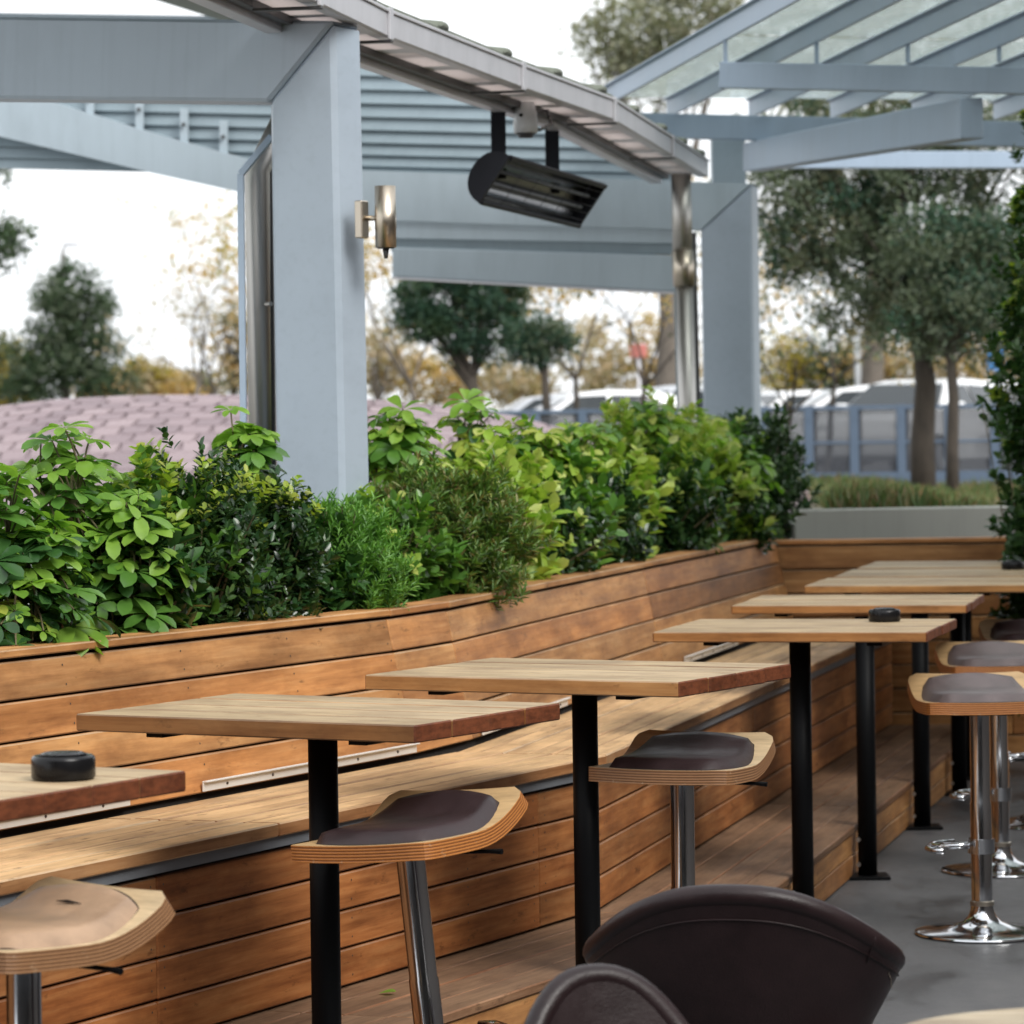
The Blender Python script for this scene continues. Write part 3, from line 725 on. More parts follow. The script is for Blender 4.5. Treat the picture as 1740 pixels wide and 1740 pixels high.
# seam across the rim and a tiny pale stitched mark, too worn to read
for sgn_, a_ in ((1, rad(-52)),):
    sp_ = []
    for f in np.linspace(.86, 1.0, 5): r = radA(a_, f) + .003; sp_.append((r * math.sin(a_) * 1.02, r * math.cos(a_) * .92, .27 + (rimA(a_) - .27) * f))
    link('seam', tube_me('seam', sp_, .0014, M['leather_brown'], 6), chA)
for k in range(5):
    a_ = rad(-66 - 2.2 * k); f = .865 - .012 * k; r = radA(a_, f) + .0015
    p = Vector((r * math.sin(a_) * 1.02, r * math.cos(a_) * .92, .27 + (rimA(a_) - .27) * f))
    link('stitched_mark', tube_me('stitched_mark', [p, p + Vector((0, 0, .007))], .0011, M['nickel'], 5), chA)
chB, _, _ = tub_chair(.215, 6.20, rad(24), 'dark leather tub chair whose lighter inner back shows at the bottom edge', .245, .742, .45)
rt = thing('round_table', 'pale wood round table just entering the bottom right corner', 'table', (.93, 5.63, 0))
link('table_top', lathe_me('table_top', [(0, .715), (.35, .715), (.36, .72), (.36, .738), (.356, .742), (0, .742)], M['wood_pale'], 96), rt)
link('pedestal', lathe_me('pedestal', [(0, .0), (.22, 0), (.22, .012), (.05, .03), (.035, .06), (.035, .70), (.09, .712)], M['black_metal'], 32), rt)

# ================================================================== PAVILION (steel portal frames, gutter, louvres)
def face_box(parent, name, quad, depth_vec, mat, bev=.006, along=None):
    """solid whose front face is the given world quad, pushed back by depth_vec"""
    q = [Vector(p) for p in quad]; d = Vector(depth_vec)
    return hexa(parent, name, [q[0], q[1], q[1] + d, q[0] + d, q[3], q[2], q[2] + d, q[3] + d], along if along is not None else (q[1] - q[0]), mat, bev)
# --- near portal frame: the front faces lie in a vertical plane turned 28 deg, left end farther away
def plane_pt(px, py, P, ang):
    """point on the vertical plane through P whose horizontal runs (-cos, sin) to the left"""
    u = (px - 870) / FPX; v = (py - 733) / FPX; rx, rz = u - ROLL * v, -(v + ROLL * u)
    nx, ny = math.sin(ang), math.cos(ang)                      # normal of the plane in plan
    Y = (nx * P[0] + ny * P[1]) / (nx * rx + ny)
    return Vector((rx * Y, Y, EYE + rz * Y))
PF1 = atY(583, 500, 12.05); a1 = rad(28)
p1 = lambda x, y: plane_pt(x, y, PF1, a1)
dep1 = Vector((math.sin(a1), math.cos(a1), 0)) * .19
pf = thing('portal_frame', 'near pale blue-grey steel portal frame with a mitred corner rising from the planter', 'frame', (PF1.x, PF1.y, 0), 0, 'pavilion portal frames')
bl = p1(470, 1010); br = p1(588, 1010); bl.z = br.z = .9
face_box(pf, 'post', [bl, br, p1(567, 36), p1(456, 172)], dep1, M['steel_pale'], .018, along=(0, 0, 1))
face_box(pf, 'beam', [p1(-170, 166), p1(455.2, 172.5), p1(566.5, 35.2), p1(-170, 26)], dep1, M['steel_pale'], .012)
# --- far portal frame with an arched tie
PF2 = atY(1277, 500, 20.0); a2 = rad(20)
p2 = lambda x, y: plane_pt(x, y, PF2, a2)
dep2 = Vector((math.sin(a2), math.cos(a2), 0)) * .15
pg = thing('portal_frame', 'far pale blue-grey portal frame with an arched beam, behind the hedge', 'frame', (PF2.x, PF2.y, 0), 0, 'pavilion portal frames')
bl = p2(1196, 800); br = p2(1283, 800); bl.z = br.z = .9
face_box(pg, 'post', [bl, br, p2(1276, 313), p2(1190, 392)], dep2, M['steel_pale'], .012, along=(0, 0, 1))
tops = [(-160, 118), (0, 152), (90, 174), (250, 224), (410, 268), (520, 283), (625, 290), (900, 300), (1145, 308), (1275.5, 312)]
bots = [(-160, 190), (0, 232), (110, 258), (255, 293), (405, 326), (520, 352), (625, 373), (900, 383), (1145, 389), (1189.3, 391.5)]
for i in range(len(tops) - 1):
    if i == 5: pass
bm = bmesh.new(); A = [p2(*p) for p in tops]; B = [p2(*p) for p in bots]
f0 = [bm.verts.new(p - pg.location) for p in A]; f1 = [bm.verts.new(p - pg.location) for p in B]
k0 = [bm.verts.new(p + dep2 - pg.location) for p in A]; k1 = [bm.verts.new(p + dep2 - pg.location) for p in B]
for i in range(len(A) - 1):
    bm.faces.new((f1[i], f1[i + 1], f0[i + 1], f0[i])); bm.faces.new((k0[i], k0[i + 1], k1[i + 1], k1[i]))
    bm.faces.new((f0[i], f0[i + 1], k0[i + 1], k0[i])); bm.faces.new((k1[i], k1[i + 1], f1[i + 1], f1[i]))
bm.faces.new((f0[0], k0[0], k1[0], f1[0])); bm.faces.new((f0[-1], f1[-1], k1[-1], k0[-1]))
link('arched_beam', bm_mesh('arched_beam', bm, M['steel_blue']), pg)
# --- louvre wall above the arched tie
lw = thing('louvre_wall', 'blue-grey horizontal louvres filling the gable above the arched beam', 'louvres', p2(600, 300) * 1.0)
lw.location.z = 2.9
q2 = lambda x, y: plane_pt(x, y, PF2 + Vector((0, .12, 0)), a2)
ys = [66, 91, 116, 139, 162, 185, 207, 229, 250, 270, 288]
for i, y in enumerate(ys):
    hgt = (ys[i + 1] - y) if i + 1 < len(ys) else 18
    sl = .030
    xl = -120; xr = float(np.interp(y + 6, [4, 62, 148, 203, 263, 300], [540, 660, 887, 1043, 1142, 1165]))
    ya, yb = y + sl * (xl - 622) * .6 , y + sl * (xr - 622)
    ca, cb = q2(xl, ya), q2(xr, yb)
    w_ = hgt / FPX * 21 * 1.02
    upv = Vector((math.sin(a2) * .36, math.cos(a2) * .36, .93))
    bar(lw, 'louvre_slat', ca, cb, .010, w_ * 1.06, M['louvre'], up=upv, bev=.001)
bk = [(-120, 20), (560, 30), (670, 76), (890, 160), (1045, 215), (1140, 272), (1165, 320), (-120, 255)]
bq = [plane_pt(x, y, PF2 + Vector((0, .24, 0)), a2) - lw.location for x, y in bk]
link('backing_panel', mesh_of('backing_panel', bq + [p + dep2 * .1 for p in bq], [tuple(range(8)), tuple(range(15, 7, -1))] + [(i, (i + 1) % 8, (i + 1) % 8 + 8, i + 8) for i in range(8)], M['louvre_back']), lw)
for px, ya, yb in ((153, 150, 200), (237, 160, 236), (313, 185, 262), (380, 205, 285)):
    a = plane_pt(px, yb, PF2 + Vector((0, .06, 0)), a2); b_ = plane_pt(px, ya, PF2 + Vector((0, .06, 0)), a2)
    o = bar(lw, 'louvre_bracket', a, b_, .05, .02, M['steel_blue'], up=(0, 1, 0), bev=.002)
    c_ = plane_pt(px - 1, ya + (yb - ya) * .35, PF2 + Vector((0, .04, 0)), a2) - lw.location
    bmx = bmesh.new(); tube(bmx, [c_, c_ + Vector((0, -.02, 0))], .012, 8); link('bolt', bm_mesh('bolt', bmx, M['dark_trim']), lw)
# --- rolled-up blind box under the arched tie
rbx = thing('roller_blind_box', 'pale blue rolled-up blind housing hanging below the far beam', 'blind', p2(900, 440)); rbx.location.z = 2.55
face_box(rbx, 'head_rail', [p2(650, 405) + dep2 * .12, p2(1150, 414) + dep2 * .12, p2(1150, 384) + dep2 * .12, p2(650, 368) + dep2 * .12], dep2 * .8, M['steel_blue'], .004)
face_box(rbx, 'guide_panel', [p2(660, 428) + dep2 * .25, p2(1150, 432) + dep2 * .25, p2(1150, 414) + dep2 * .25, p2(660, 405) + dep2 * .25], dep2 * .4, M['louvre'], .003)
face_box(rbx, 'lower_panel', [p2(666, 470), p2(1152, 496), p2(1152, 434), p2(666, 420)], dep2 * .7, M['steel_blue'], .006)
face_box(rbx, 'bottom_rail', [p2(666, 474) - dep2 * .05, p2(1152, 500) - dep2 * .05, p2(1152, 496.4) - dep2 * .05, p2(666, 470.4) - dep2 * .05], dep2 * .8, M['gutter'], .002)

# --- gutter: segments round the eaves, all at one height; soffit panels behind it
ZG = 3.145
def gz(px, py, z=ZG): return atz(px, py, z)
lip = [gz(540, 4), gz(660, 62), gz(887, 148), gz(1043, 203), gz(1142, 263), gz(1204, 301)]
lip.insert(0, lip[0] + (lip[0] - lip[1]).normalized() * 2.2)
gt = thing('gutter', 'box gutter in short straight lengths stepping round the pavilion eaves', 'gutter', (lip[3].x, lip[3].y, 0)); gt.location.z = ZG
def inward(i):      # horizontal, pointing in under the roof
    a = lip[max(0, i - 1)]; b_ = lip[min(len(lip) - 1, i + 1)]; d = (b_ - a).normalized(); return Vector((-d.y, d.x, 0))
inn = [inward(i) for i in range(len(lip))]
so_ = thing('eaves_soffit', 'strip of pale panels under the pavilion eaves behind the gutter', 'soffit', (lip[3].x, lip[3].y, 0)); so_.location.z = ZG
def strip_solid(parent, name, i, j, o0, o1, z0, z1, mat, s0=0., s1=1., bev=.003):
    a, b_ = lip[i], lip[j]; na, nb_ = inn[i], inn[j]
    def P(s, o, z): p = a.lerp(b_, s) + na.lerp(nb_, s) * o; return Vector((p.x, p.y, ZG + z))
    return hexa(parent, name, [P(s0, o0, z0), P(s1, o0, z0), P(s1, o1, z0), P(s0, o1, z0), P(s0, o0, z1), P(s1, o0, z1), P(s1, o1, z1), P(s0, o1, z1)], b_ - a, mat, bev)
for i in range(len(lip) - 1):
    strip_solid(gt, 'gutter_length', i, i + 1, 0, .012, 0, .085, M['gutter'], .0, 1)          # outer face
    strip_solid(gt, 'gutter_lip', i, i + 1, -.008, .02, .0855, .098, M['gutter'], 0, 1, .002)
    strip_solid(gt, 'gutter_base', i, i + 1, .0125, .06, 0, .012, M['gutter'], 0, 1, .002)
    L = (lip[i + 1] - lip[i]).length; npn = max(1, round(L / .62))
    for k in range(npn):
        strip_solid(so_, 'soffit_panel', i, i + 1, .062, .22, .02, .028, M['soffit'], k / npn + .035, (k + 1) / npn - .035, .001)
    strip_solid(so_, 'soffit_rail', i, i + 1, .232, .30, .029, .045, M['gutter'], 0, 1, .002)
    for k in range(npn + 1): strip_solid(so_, 'soffit_rib', i, i + 1, .0605, .2315, .0195, .045, M['gutter'], max(0, k / npn - .034), min(1, k / npn + .034), .001)
    strip_solid(so_, 'fascia_shade', i, i + 1, .222, .262, -.006, .0285, M['dark_trim'], 0, 1, .002)  # dark strip stands in for the shadow line at the soffit's inner edge
    strip_solid(so_, 'inner_batten', i, i + 1, .263, .325, -.03, .0285, M['gutter'], 0, 1, .003)
    if i >= 1:      # strap bracket round the joint
        strip_solid(gt, 'strap_bracket', i, i + 1, -.0125, -.0005, -.012, .102, M['gutter'], -.015 / L, .03 / L, .002)
        strip_solid(gt, 'strap_bracket', i, i + 1, -.0125, .22, -.022, -.0125, M['dark_trim'], -.01 / L, .02 / L, .002)
# --- roof over the pavilion: sloping deck with mossy tile edge
rf = thing('pavilion_roof', 'low pavilion roof with mossy tile ends showing above the gutter', 'roof', (lip[2].x - 1, lip[2].y + 1, 0)); rf.location.z = 3.3
tilt = .34
for i in range(len(lip) - 1):
    a, b_ = lip[i], lip[i + 1]
    def P(p, nn, o, z): q = p + nn * o; return Vector((q.x, q.y, ZG + z + o * tilt))
    hexa(rf, 'roof_deck', [P(a, inn[i], .26, .02), P(b_, inn[i + 1], .26, .02), P(b_, inn[i + 1], 3.4, .02), P(a, inn[i], 3.4, .02),
                           P(a, inn[i], .26, .06), P(b_, inn[i + 1], .26, .06), P(b_, inn[i + 1], 3.4, .06), P(a, inn[i], 3.4, .06)], b_ - a, M['canopy_glass'] if i == 0 else M['mossy_tile'], 0)
    strip_solid(rf, 'tile_edge', i, i + 1, .012, .055, .0985, .118, M['mossy_tile'], 0, 1, .004)
    L = (b_ - a).length; nt_ = max(1, round(L / 1.0))
    for k in range(nt_):
        s = (k + .8) / nt_; p = a.lerp(b_, s); nn = inn[i].lerp(inn[i + 1], s)
        c0 = P(p, nn, .0, .112); c1_ = P(p, nn, .3, .05); d = (b_ - a).normalized() * .07
        hexa(rf, 'ridge_tile', [c0 - d, c0 + d, c1_ + d, c1_ - d, c0 - d * .55 + Vector((0, 0, .026)), c0 + d * .55 + Vector((0, 0, .026)), c1_ + d * .55 + Vector((0, 0, .026)), c1_ - d * .55 + Vector((0, 0, .026))], c1_ - c0, M['mossy_tile'], .008)

# --- stainless downpipe beside the near post
dp = thing('downpipe', 'stainless downpipe with an angled head on the left of the near post', 'pipe', atY(432, 900, 12.35), 0, 'stainless downpipes'); dp.location.z = GZ
W_ = lambda pts, o: [Vector(p) - o.location for p in pts]
pp_ = [atY(520, 130, 12.55), atY(437, 292, 12.42), atY(444, 1000, 12.38)]; pp_[2].z = GZ
link('pipe', tube_me('pipe', W_(pp_, dp), .045, M['stainless'], 24), dp)
for px, dx in ((409, 0),):
    a = atY(462, 232, 12.3); b_ = atY(409, 296, 12.3); c_ = atY(417, 1000, 12.3); c_.z = GZ
    bar(dp, 'edge_strip', b_, c_, .022, .05, M['canopy_blue'], up=(0, 1, 0), bev=.002); bar(dp, 'edge_strip', a, b_, .022, .05, M['canopy_blue'], up=(0, 1, 0), bev=.002)
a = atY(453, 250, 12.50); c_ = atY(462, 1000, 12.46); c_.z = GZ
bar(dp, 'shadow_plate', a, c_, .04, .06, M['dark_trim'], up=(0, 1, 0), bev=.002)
bmx = bmesh.new(); q_ = atY(452, 517, 12.36) - dp.location; tube(bmx, [q_, q_ + Vector((.02, -.03, 0))], .008, 8); link('fixing', bm_mesh('fixing', bmx, M['stainless']), dp)
# --- downpipe at the far post
dq = thing('downpipe', 'stainless downpipe with a dark sleeve in front of the far post', 'pipe', atY(1168, 760, 19.55), 0, 'stainless downpipes'); dq.location.z = GZ
lo_ = atY(1174, 800, 19.6); lo_.z = GZ
link('pipe', tube_me('pipe', W_([atY(1162, 470, 19.6), lo_], dq), .050, M['stainless'], 24), dq)
link('upper_pipe', tube_me('upper_pipe', W_([atY(1157, 296, 19.6), atY(1160, 431, 19.6)], dq), .056, M['stainless'], 24), dq)
link('sleeve', tube_me('sleeve', W_([atY(1160, 426, 19.6), atY(1163, 486, 19.6)], dq), .062, M['nickel'], 24), dq)
a = atY(1178, 395, 19.75); c_ = atY(1190, 800, 19.75); c_.z = GZ
bar(dq, 'rubber_strip', a, c_, .03, .04, M['dark_trim'], up=(0, 1, 0), bev=.002)
a = atY(1150, 490, 19.72); c_ = atY(1158, 800, 19.72); c_.z = GZ
bar(dq, 'edge_strip', a, c_, .03, .03, M['louvre'], up=(0, 1, 0), bev=.002)

# --- up-down wall light on the near post
wl = thing('wall_light', 'brushed nickel up-and-down wall light on the near post', 'lamp', atY(615, 372, 12.12))
wb = atY(613, 373, 12.10); ex = Vector((dep1.y, -dep1.x, 0)).normalized()
ey = dep1.normalized()
bar(wl, 'back_plate', atY(615, 405, 12.06), atY(614, 341, 12.06), .05, .03, M['nickel'], up=ex, bev=.004)
c_ = atY(655, 372, 12.04)
link('arm', tube_me('arm', W_([atY(618, 370, 12.06), c_], wl), .009, M['nickel'], 12), wl)
up = Vector((0, 0, 1))
lb_ = link('lamp_body', tube_me('lamp_body', W_([c_ - up * .098, c_ - up * .035, c_ - up * .034, c_ + up * .03, c_ + up * .031, c_ + up * .112], wl), [.036, .036, .0368, .0368, .036, .036], M['nickel'], 32), wl)
link('lens', tube_me('lens', W_([c_ - up * .101, c_ - up * .0985], wl), .03, M['dark_trim'], 24), lb_)
link('drip_nozzle', tube_me('drip_nozzle', W_([c_ - up * .135, c_ - up * .1015], wl), [.006, .012], M['dark_trim'], 10), lb_)
# --- small white sensor under the soffit
sn_ = thing('motion_sensor', 'small white round sensor under the eaves between the heater brackets', 'sensor', atY(893, 205, 15.4))
link('housing', tube_me('housing', [(0, 0, .12), (0, 0, .03), (0, 0, -.02), (0, 0, -.055)], [.03, .05, .055, .05], M['white_plastic'], 20), sn_)
link('lens', tube_me('lens', [(0, 0, -.0745), (0, 0, -.0555)], [.03, .042], M['dark_trim'], 20), sn_)
link('cable', tube_me('cable', [(-.04, -.02, .06), (-.08, -.03, .045), (-.12, -.03, .09)], .009, M['black_plastic'], 8), sn_)

# --- infrared heater hung under the eaves
hA, hB = atY(838, 303, 15.0), atY(1003, 353, 16.85); hB.z = hA.z
ht = thing('patio_heater', 'long black infrared heater hanging from two straps under the eaves', 'heater', (hA + hB) / 2)
hd = (hB - hA).normalized(); he = Vector((hd.y, -hd.x, 0))          # he: to the right, towards the camera
def hp(s, e, z): return hA.lerp(hB, s) + he * e + Vector((0, 0, z)) - ht.location
# D-shaped housing section (e, z): opening edge from B (low left) to T (high right)
Bq, Tq = Vector((-.055, -.10)), Vector((.075, .085))
sec = []
midq = (Bq + Tq) / 2; ax_ = (Tq - Bq) / 2; nrm_ = Vector((-ax_.y, ax_.x)).normalized()
for k in range(15):
    t = math.pi * k / 14; sec.append(midq - ax_ * math.cos(t) + nrm_ * .105 * math.sin(t) ** .8)
bm = bmesh.new(); rows = []
for s in (0, 1): rows.append([bm.verts.new(hp(s, p.x, p.y)) for p in sec])
for k in range(14): bm.faces.new((rows[0][k], rows[0][k + 1], rows[1][k + 1], rows[1][k]))
hm = bm_mesh('housing', bm, M['heater_black'], True); ho = link('housing', hm, ht)
for s, dx in ((-.012, .014), (.998, .014)):
    bm = bmesh.new(); A = [bm.verts.new(hp(s, p.x * 1.06, p.y * 1.06)) for p in sec]; B = [bm.verts.new(hp(s + dx, p.x * 1.06, p.y * 1.06)) for p in sec]
    bm.faces.new(A); bm.faces.new(B[::-1])
    for k in range(len(sec)): bm.faces.new((A[k], A[(k + 1) % len(sec)], B[(k + 1) % len(sec)], B[k]))
    link('end_cap', bm_mesh('end_cap', bm, M['heater_black']), ht)
hw = lambda s, p: hp(s, p.x, p.y) + ht.location
fn = Vector((ax_.y, -ax_.x)).normalized()
for p in (Bq, Tq):
    bar(ht, 'front_frame', hw(0, p), hw(1, p), .02, .02, M['heater_black'], up=he * fn.x + Vector((0, 0, fn.y)), bev=.002)
bm = bmesh.new(); rows = [[], []]
for si, s in enumerate((.03, .97)):
    for k in range(11):
        t = math.pi * k / 10; p = midq - ax_ * .9 * math.cos(t) + nrm_ * .07 * math.sin(t); rows[si].append(bm.verts.new(hp(s, p.x, p.y)))
for k in range(10): bm.faces.new((rows[0][k], rows[0][k + 1], rows[1][k + 1], rows[1][k]))
link('reflector', bm_mesh('reflector', bm, paint('dark_reflector', (.16, .16, .17), .22, metal=1, var=.5, scale=8), True), ht)  # dark metal with uneven tone
for f_ in (-.25, .3):
    p = midq + ax_ * f_ + nrm_ * .028
    link('heating_tube', tube_me('heating_tube', [hp(.04, p.x, p.y), hp(.96, p.x, p.y)], .009, M['channel'], 10), ho)
for k in range(5):
    p = midq + ax_ * (-.7 + 1.4 * k / 4) - nrm_ * .004
    link('grille_wire', tube_me('grille_wire', [hp(.0, p.x, p.y), hp(1, p.x, p.y)], .0016, M['heater_black'], 5), ho)
for k in range(5):
    s = (k + 1) / 6; a_, b2 = midq - ax_ - nrm_ * .006, midq + ax_ - nrm_ * .006
    link('grille_wire', tube_me('grille_wire', [hp(s, a_.x, a_.y), hp(s, b2.x, b2.y)], .0016, M['heater_black'], 5), ho)
for px, py, s in ((837, 178, .16), (952, 226, .70)):
    top_ = hA.lerp(hB, s) + Vector((0, 0, .36)); bot = hA.lerp(hB, s) + Vector((0, 0, .02)) - he * .05
    top_ = Vector((bot.x, bot.y, ZG - .02))
    bar(ht, 'hanging_strap', bot, top_, .065, .012, M['heater_black'], up=(0, 1, 0), bev=.002)

cb0 = hA.lerp(hB, .2) + Vector((.03, -.02, .30)) - ht.location
link('cable', tube_me('cable', [cb0, cb0 + Vector((.08, .1, -.06)), cb0 + Vector((.14, .3, -.02)), cb0 + Vector((.12, .42, .06))], .008, M['black_plastic'], 8), ht)
# ================================================================== GLASS CANOPY at the right
cn = thing('glass_canopy', 'blue steel canopy with sloping dusty green glass panes at the upper right', 'canopy', (2.0, 20.5, 0))
YA, YB = 21.0, 18.0
col_ = bar(cn, 'column', atY(1238, 330, 21.3), atY(1236, 232, 21.3), .20, .2, M['steel_blue'], up=(0, 1, 0))
lowc = atY(1238, 330, 21.3); bar(cn, 'column', (lowc.x, lowc.y, GZ), lowc, .2, .2, M['steel_blue'], up=(0, 1, 0))
bar(cn, 'edge_beam', atY(1080, 213, YA), atY(1900, 233, YA - .6), .10, .145, M['canopy_blue'])
bar(cn, 'edge_beam', atY(1240, 272, 23.2), atY(1900, 272, 23), .10, .11, M['canopy_blue'])
bar(cn, 'purlin', atY(1224, 128, YB), atY(1900, 141, YB - .6), .06, .132, M['canopy_blue'])
arm0, arm1 = (1262, 245, 292), (1631, 166, 236)
q_ = [atY(1262, 292, 20.9), atY(1631, 236, 17.6), atY(1631, 166, 17.6), atY(1262, 243, 20.9)]
face_box(cn, 'outrigger_arm', q_, (.12, .02, 0), M['canopy_blue'], .006)
raf = []
for i in range(-1, 8):
    x0 = 1011 + 139.5 * i; x1 = 1232 + 155 * i
    a = atY(x0 - 3, 178 + 1.2 * i, YA + .25); b_ = atY(x1, 52 + 3.5 * i, YB); e = b_ + (b_ - a) * 1.5; st = a - (b_ - a) * .06
    raf.append((st, e, b_))
raf = raf[1:]
for st, e, b_ in raf:
    bar(cn, 'rafter', st, e, .02, .105, M['canopy_blue'])
    fl = Vector((0, 0, .058)); bar(cn, 'rafter_flange', st + fl, e + fl, .065, .010, M['canopy_blue'])
    d_ = b_.copy(); zb_ = atY(1224, 128, YB).z + .05
    bar(cn, 'strut', (b_.x, b_.y, zb_), (b_.x, b_.y, b_.z - .04), .022, .03, M['canopy_blue'], up=(0, 1, 0), bev=.001)
for (s0, e0, _), (s1, e1, _) in zip(raf, raf[1:]):
    for k in range(3):
        f0_, f1_ = k / 3 + .004, (k + 1) / 3 - .004; up_ = Vector((0, 0, .066 + .004 * k)); sh = .012
        a, b_ = s0.lerp(e0, f0_) + up_, s0.lerp(e0, f1_) + up_; c_, d_ = s1.lerp(e1, f1_) + up_, s1.lerp(e1, f0_) + up_
        t_ = Vector((0, 0, .010))
        hexa(cn, 'glass_pane', [a, b_, c_, d_, a + t_, b_ + t_, c_ + t_, d_ + t_], b_ - a, M['canopy_glass'], 0)

# ================================================================== SHINGLED ROOF beyond the planter
SIL = np.array([(-200, 712), (0, 690), (100, 678), (250, 671), (420, 671), (630, 679), (760, 690), (880, 708), (1000, 740), (1160, 772), (1321, 806), (1420, 861), (1500, 915)], float)
YR = 27.0
_sx = np.array([(p[0] - 870) / FPX * YR for p in SIL]); _sz = np.array([EYE + (733 - ROLL * (p[0] - 870) - p[1]) / FPX * YR for p in SIL])
def roof_pt(x, t, lift=0):
    """t = metres down the slope from the ridge towards the terrace"""
    z = float(np.interp(x, _sx, _sz)); sl = rad(10 + 13 * min(1, max(0, t) / 1.4))
    return Vector((x + .06 * t, YR - t * math.cos(sl), z - t * math.sin(sl) * .95 + lift))
sr = thing('shingle_roof', 'low curved roof of plum-pink shingles beyond the planter', 'roof', (-1.5, YR - 1, GZ))
V, F = [], []; nxr, ntr = 60, 12
for i in range(nxr + 1):
    for j in range(-6, ntr + 1):
        x = _sx[0] + (_sx[-1] - _sx[0]) * i / nxr; t = j * .2
        p = roof_pt(x, t, -.012) if t >= 0 else Vector((x, YR - t, roof_pt(x, 0).z - (t * t) * .35 - .012))
        V.append(p - sr.location)
st_ = ntr + 7
for i in range(nxr):
    for j in range(st_ - 1): a = i * st_ + j; F.append((a, a + st_, a + st_ + 1, a + 1))
link('roof_deck', mesh_of('roof_deck', V, F, M['shingle'], True), sr)
row = 0; t = .0; EXP = .135; cnt = 0; FV, FF = [], []
while t < 2.7:
    x = _sx[0] + .1 + (.11 if row % 2 else 0) + rnd.uniform(-.02, .02)
    while x < _sx[-1] - .2:
        wd = .225 + rnd.uniform(-.012, .012); g = .006; L = EXP + .025
        sk = -.07 if (row // 1) % 2 else -.05        # tabs lean sideways, giving the zig-zag courses
        lift = .008 + rnd.uniform(0, .008)
        c = [roof_pt(x + g, t, .002), roof_pt(x + wd - g, t, .002), roof_pt(x + wd - g + sk * .9, t + L, lift), roof_pt(x + .05 + sk, t + L, lift)]
        d = Vector((0, -.003, -.012)); px_ = 870 + FPX * x / YR
        if row < 11 and (px_ < 440 or 620 < px_ < 1010) and px_ > -40 and cnt < 300:
            hexa(sr, 'shingle', [p + d for p in c] + c, c[1] - c[0], M['shingle'], 0); cnt += 1
        else:
            o_ = len(FV); FV += [p + d - sr.location for p in c] + [p - sr.location for p in c]; FF += [tuple(o_ + i for i in f_) for f_ in HF]
        x += wd
    t += EXP; row += 1
tag(link('far_shingles', mesh_of('far_shingles', FV, FF, M['shingle']), sr), kind='stuff')

# ================================================================== grass bank above the grey wall
def bank_z(x, y): return 1.225 - .028 * min(4, max(0, x - 1.6)) - .004 * (y - 19)
V, F = [], []
for i in range(15):
    for j in range(11):
        y = 18.95 + (41.0 - 18.95) * j / 10; x = 1.66 + .065 * (y - 19) + 14 * i / 14
        V.append((x, y, bank_z(x, y)))
for i in range(14):
    for j in range(10): a = i * 11 + j; F.append((a, a + 11, a + 12, a + 1))
tag(link('grass_bank', mesh_of('grass_bank', V, F, paint('bank_earth', (.10, .085, .05), .95, var=.4, scale=3, bumps=.5), True)), 'earth bank above the wall', None, None, 'structure')
def leaf_arrays(T, TF, pos, dirs, nrm, size, wid):
    """place template T (k,3: x length, y width, z up) at many points"""
    pos = np.asarray(pos, float); d = np.asarray(dirs, float); n_ = np.asarray(nrm, float)
    d /= np.linalg.norm(d, axis=1, keepdims=True) + 1e-9
    n_ = n_ - d * (n_ * d).sum(1, keepdims=True); n_ /= np.linalg.norm(n_, axis=1, keepdims=True) + 1e-9
    s_ = np.cross(n_, d); L = np.asarray(size)[:, None, None]; Wd = np.asarray(wid)[:, None, None]
    V = pos[:, None, :] + T[None, :, 0:1] * L * d[:, None, :] + T[None, :, 1:2] * Wd * s_[:, None, :] + T[None, :, 2:3] * L * n_[:, None, :]
    m_, k = len(pos), len(T); Fx = (TF[None] + (np.arange(m_) * k)[:, None, None]).reshape(-1, TF.shape[1])
    return V.reshape(-1, 3), Fx
LEAF = np.array([(0, 0, 0), (.32, .46, .05), (.72, .40, .02), (1, 0, -.08), (.72, -.40, .02), (.32, -.46, .05)]); LEAF_F = np.array([(0, 3, 2, 1), (0, 5, 4, 3)])
rs = np.random.RandomState(3)
def unit(n_): v = rs.normal(size=(n_, 3)); return v / np.linalg.norm(v, axis=1, keepdims=True)
ng = 26000
gx = rs.uniform(1.55, 9, ng); gy = 19.0 + 19 * rs.uniform(0, 1, ng) ** 1.4; gx = np.where(gx < 1.74 + (gy - 19) * .065, 1.74 + (gy - 19) * .065 + rs.uniform(0, .5, ng), gx)
pos = np.stack([gx, gy, np.array([bank_z(a_, b_) for a_, b_ in zip(gx, gy)])], 1); dr = unit(ng) * .55; dr[:, 2] = 1
V, F = leaf_arrays(LEAF, LEAF_F, pos, dr, unit(ng), rs.uniform(.03, .11, ng) * (1 + .55 * np.sin(gx * 3.1 + gy * .7) * np.cos(gx * 1.3 - gy * 1.1)) * (1 + .5 * np.clip(1 - (gx - 1.74 - (gy - 19) * .065) / 1.2, 0, 1)), np.full(ng, .012))
tag(link('bank_grass', fast_mesh('bank_grass', V, F, leafmat('dry_grass', [(.07, .125, .03), (.11, .15, .045), (.20, .12, .06), (.16, .16, .07), (.055, .12, .03), (.09, .13, .04)], .7, .2))), 'rough green and russet grass on the bank', 'grass', None, 'stuff')

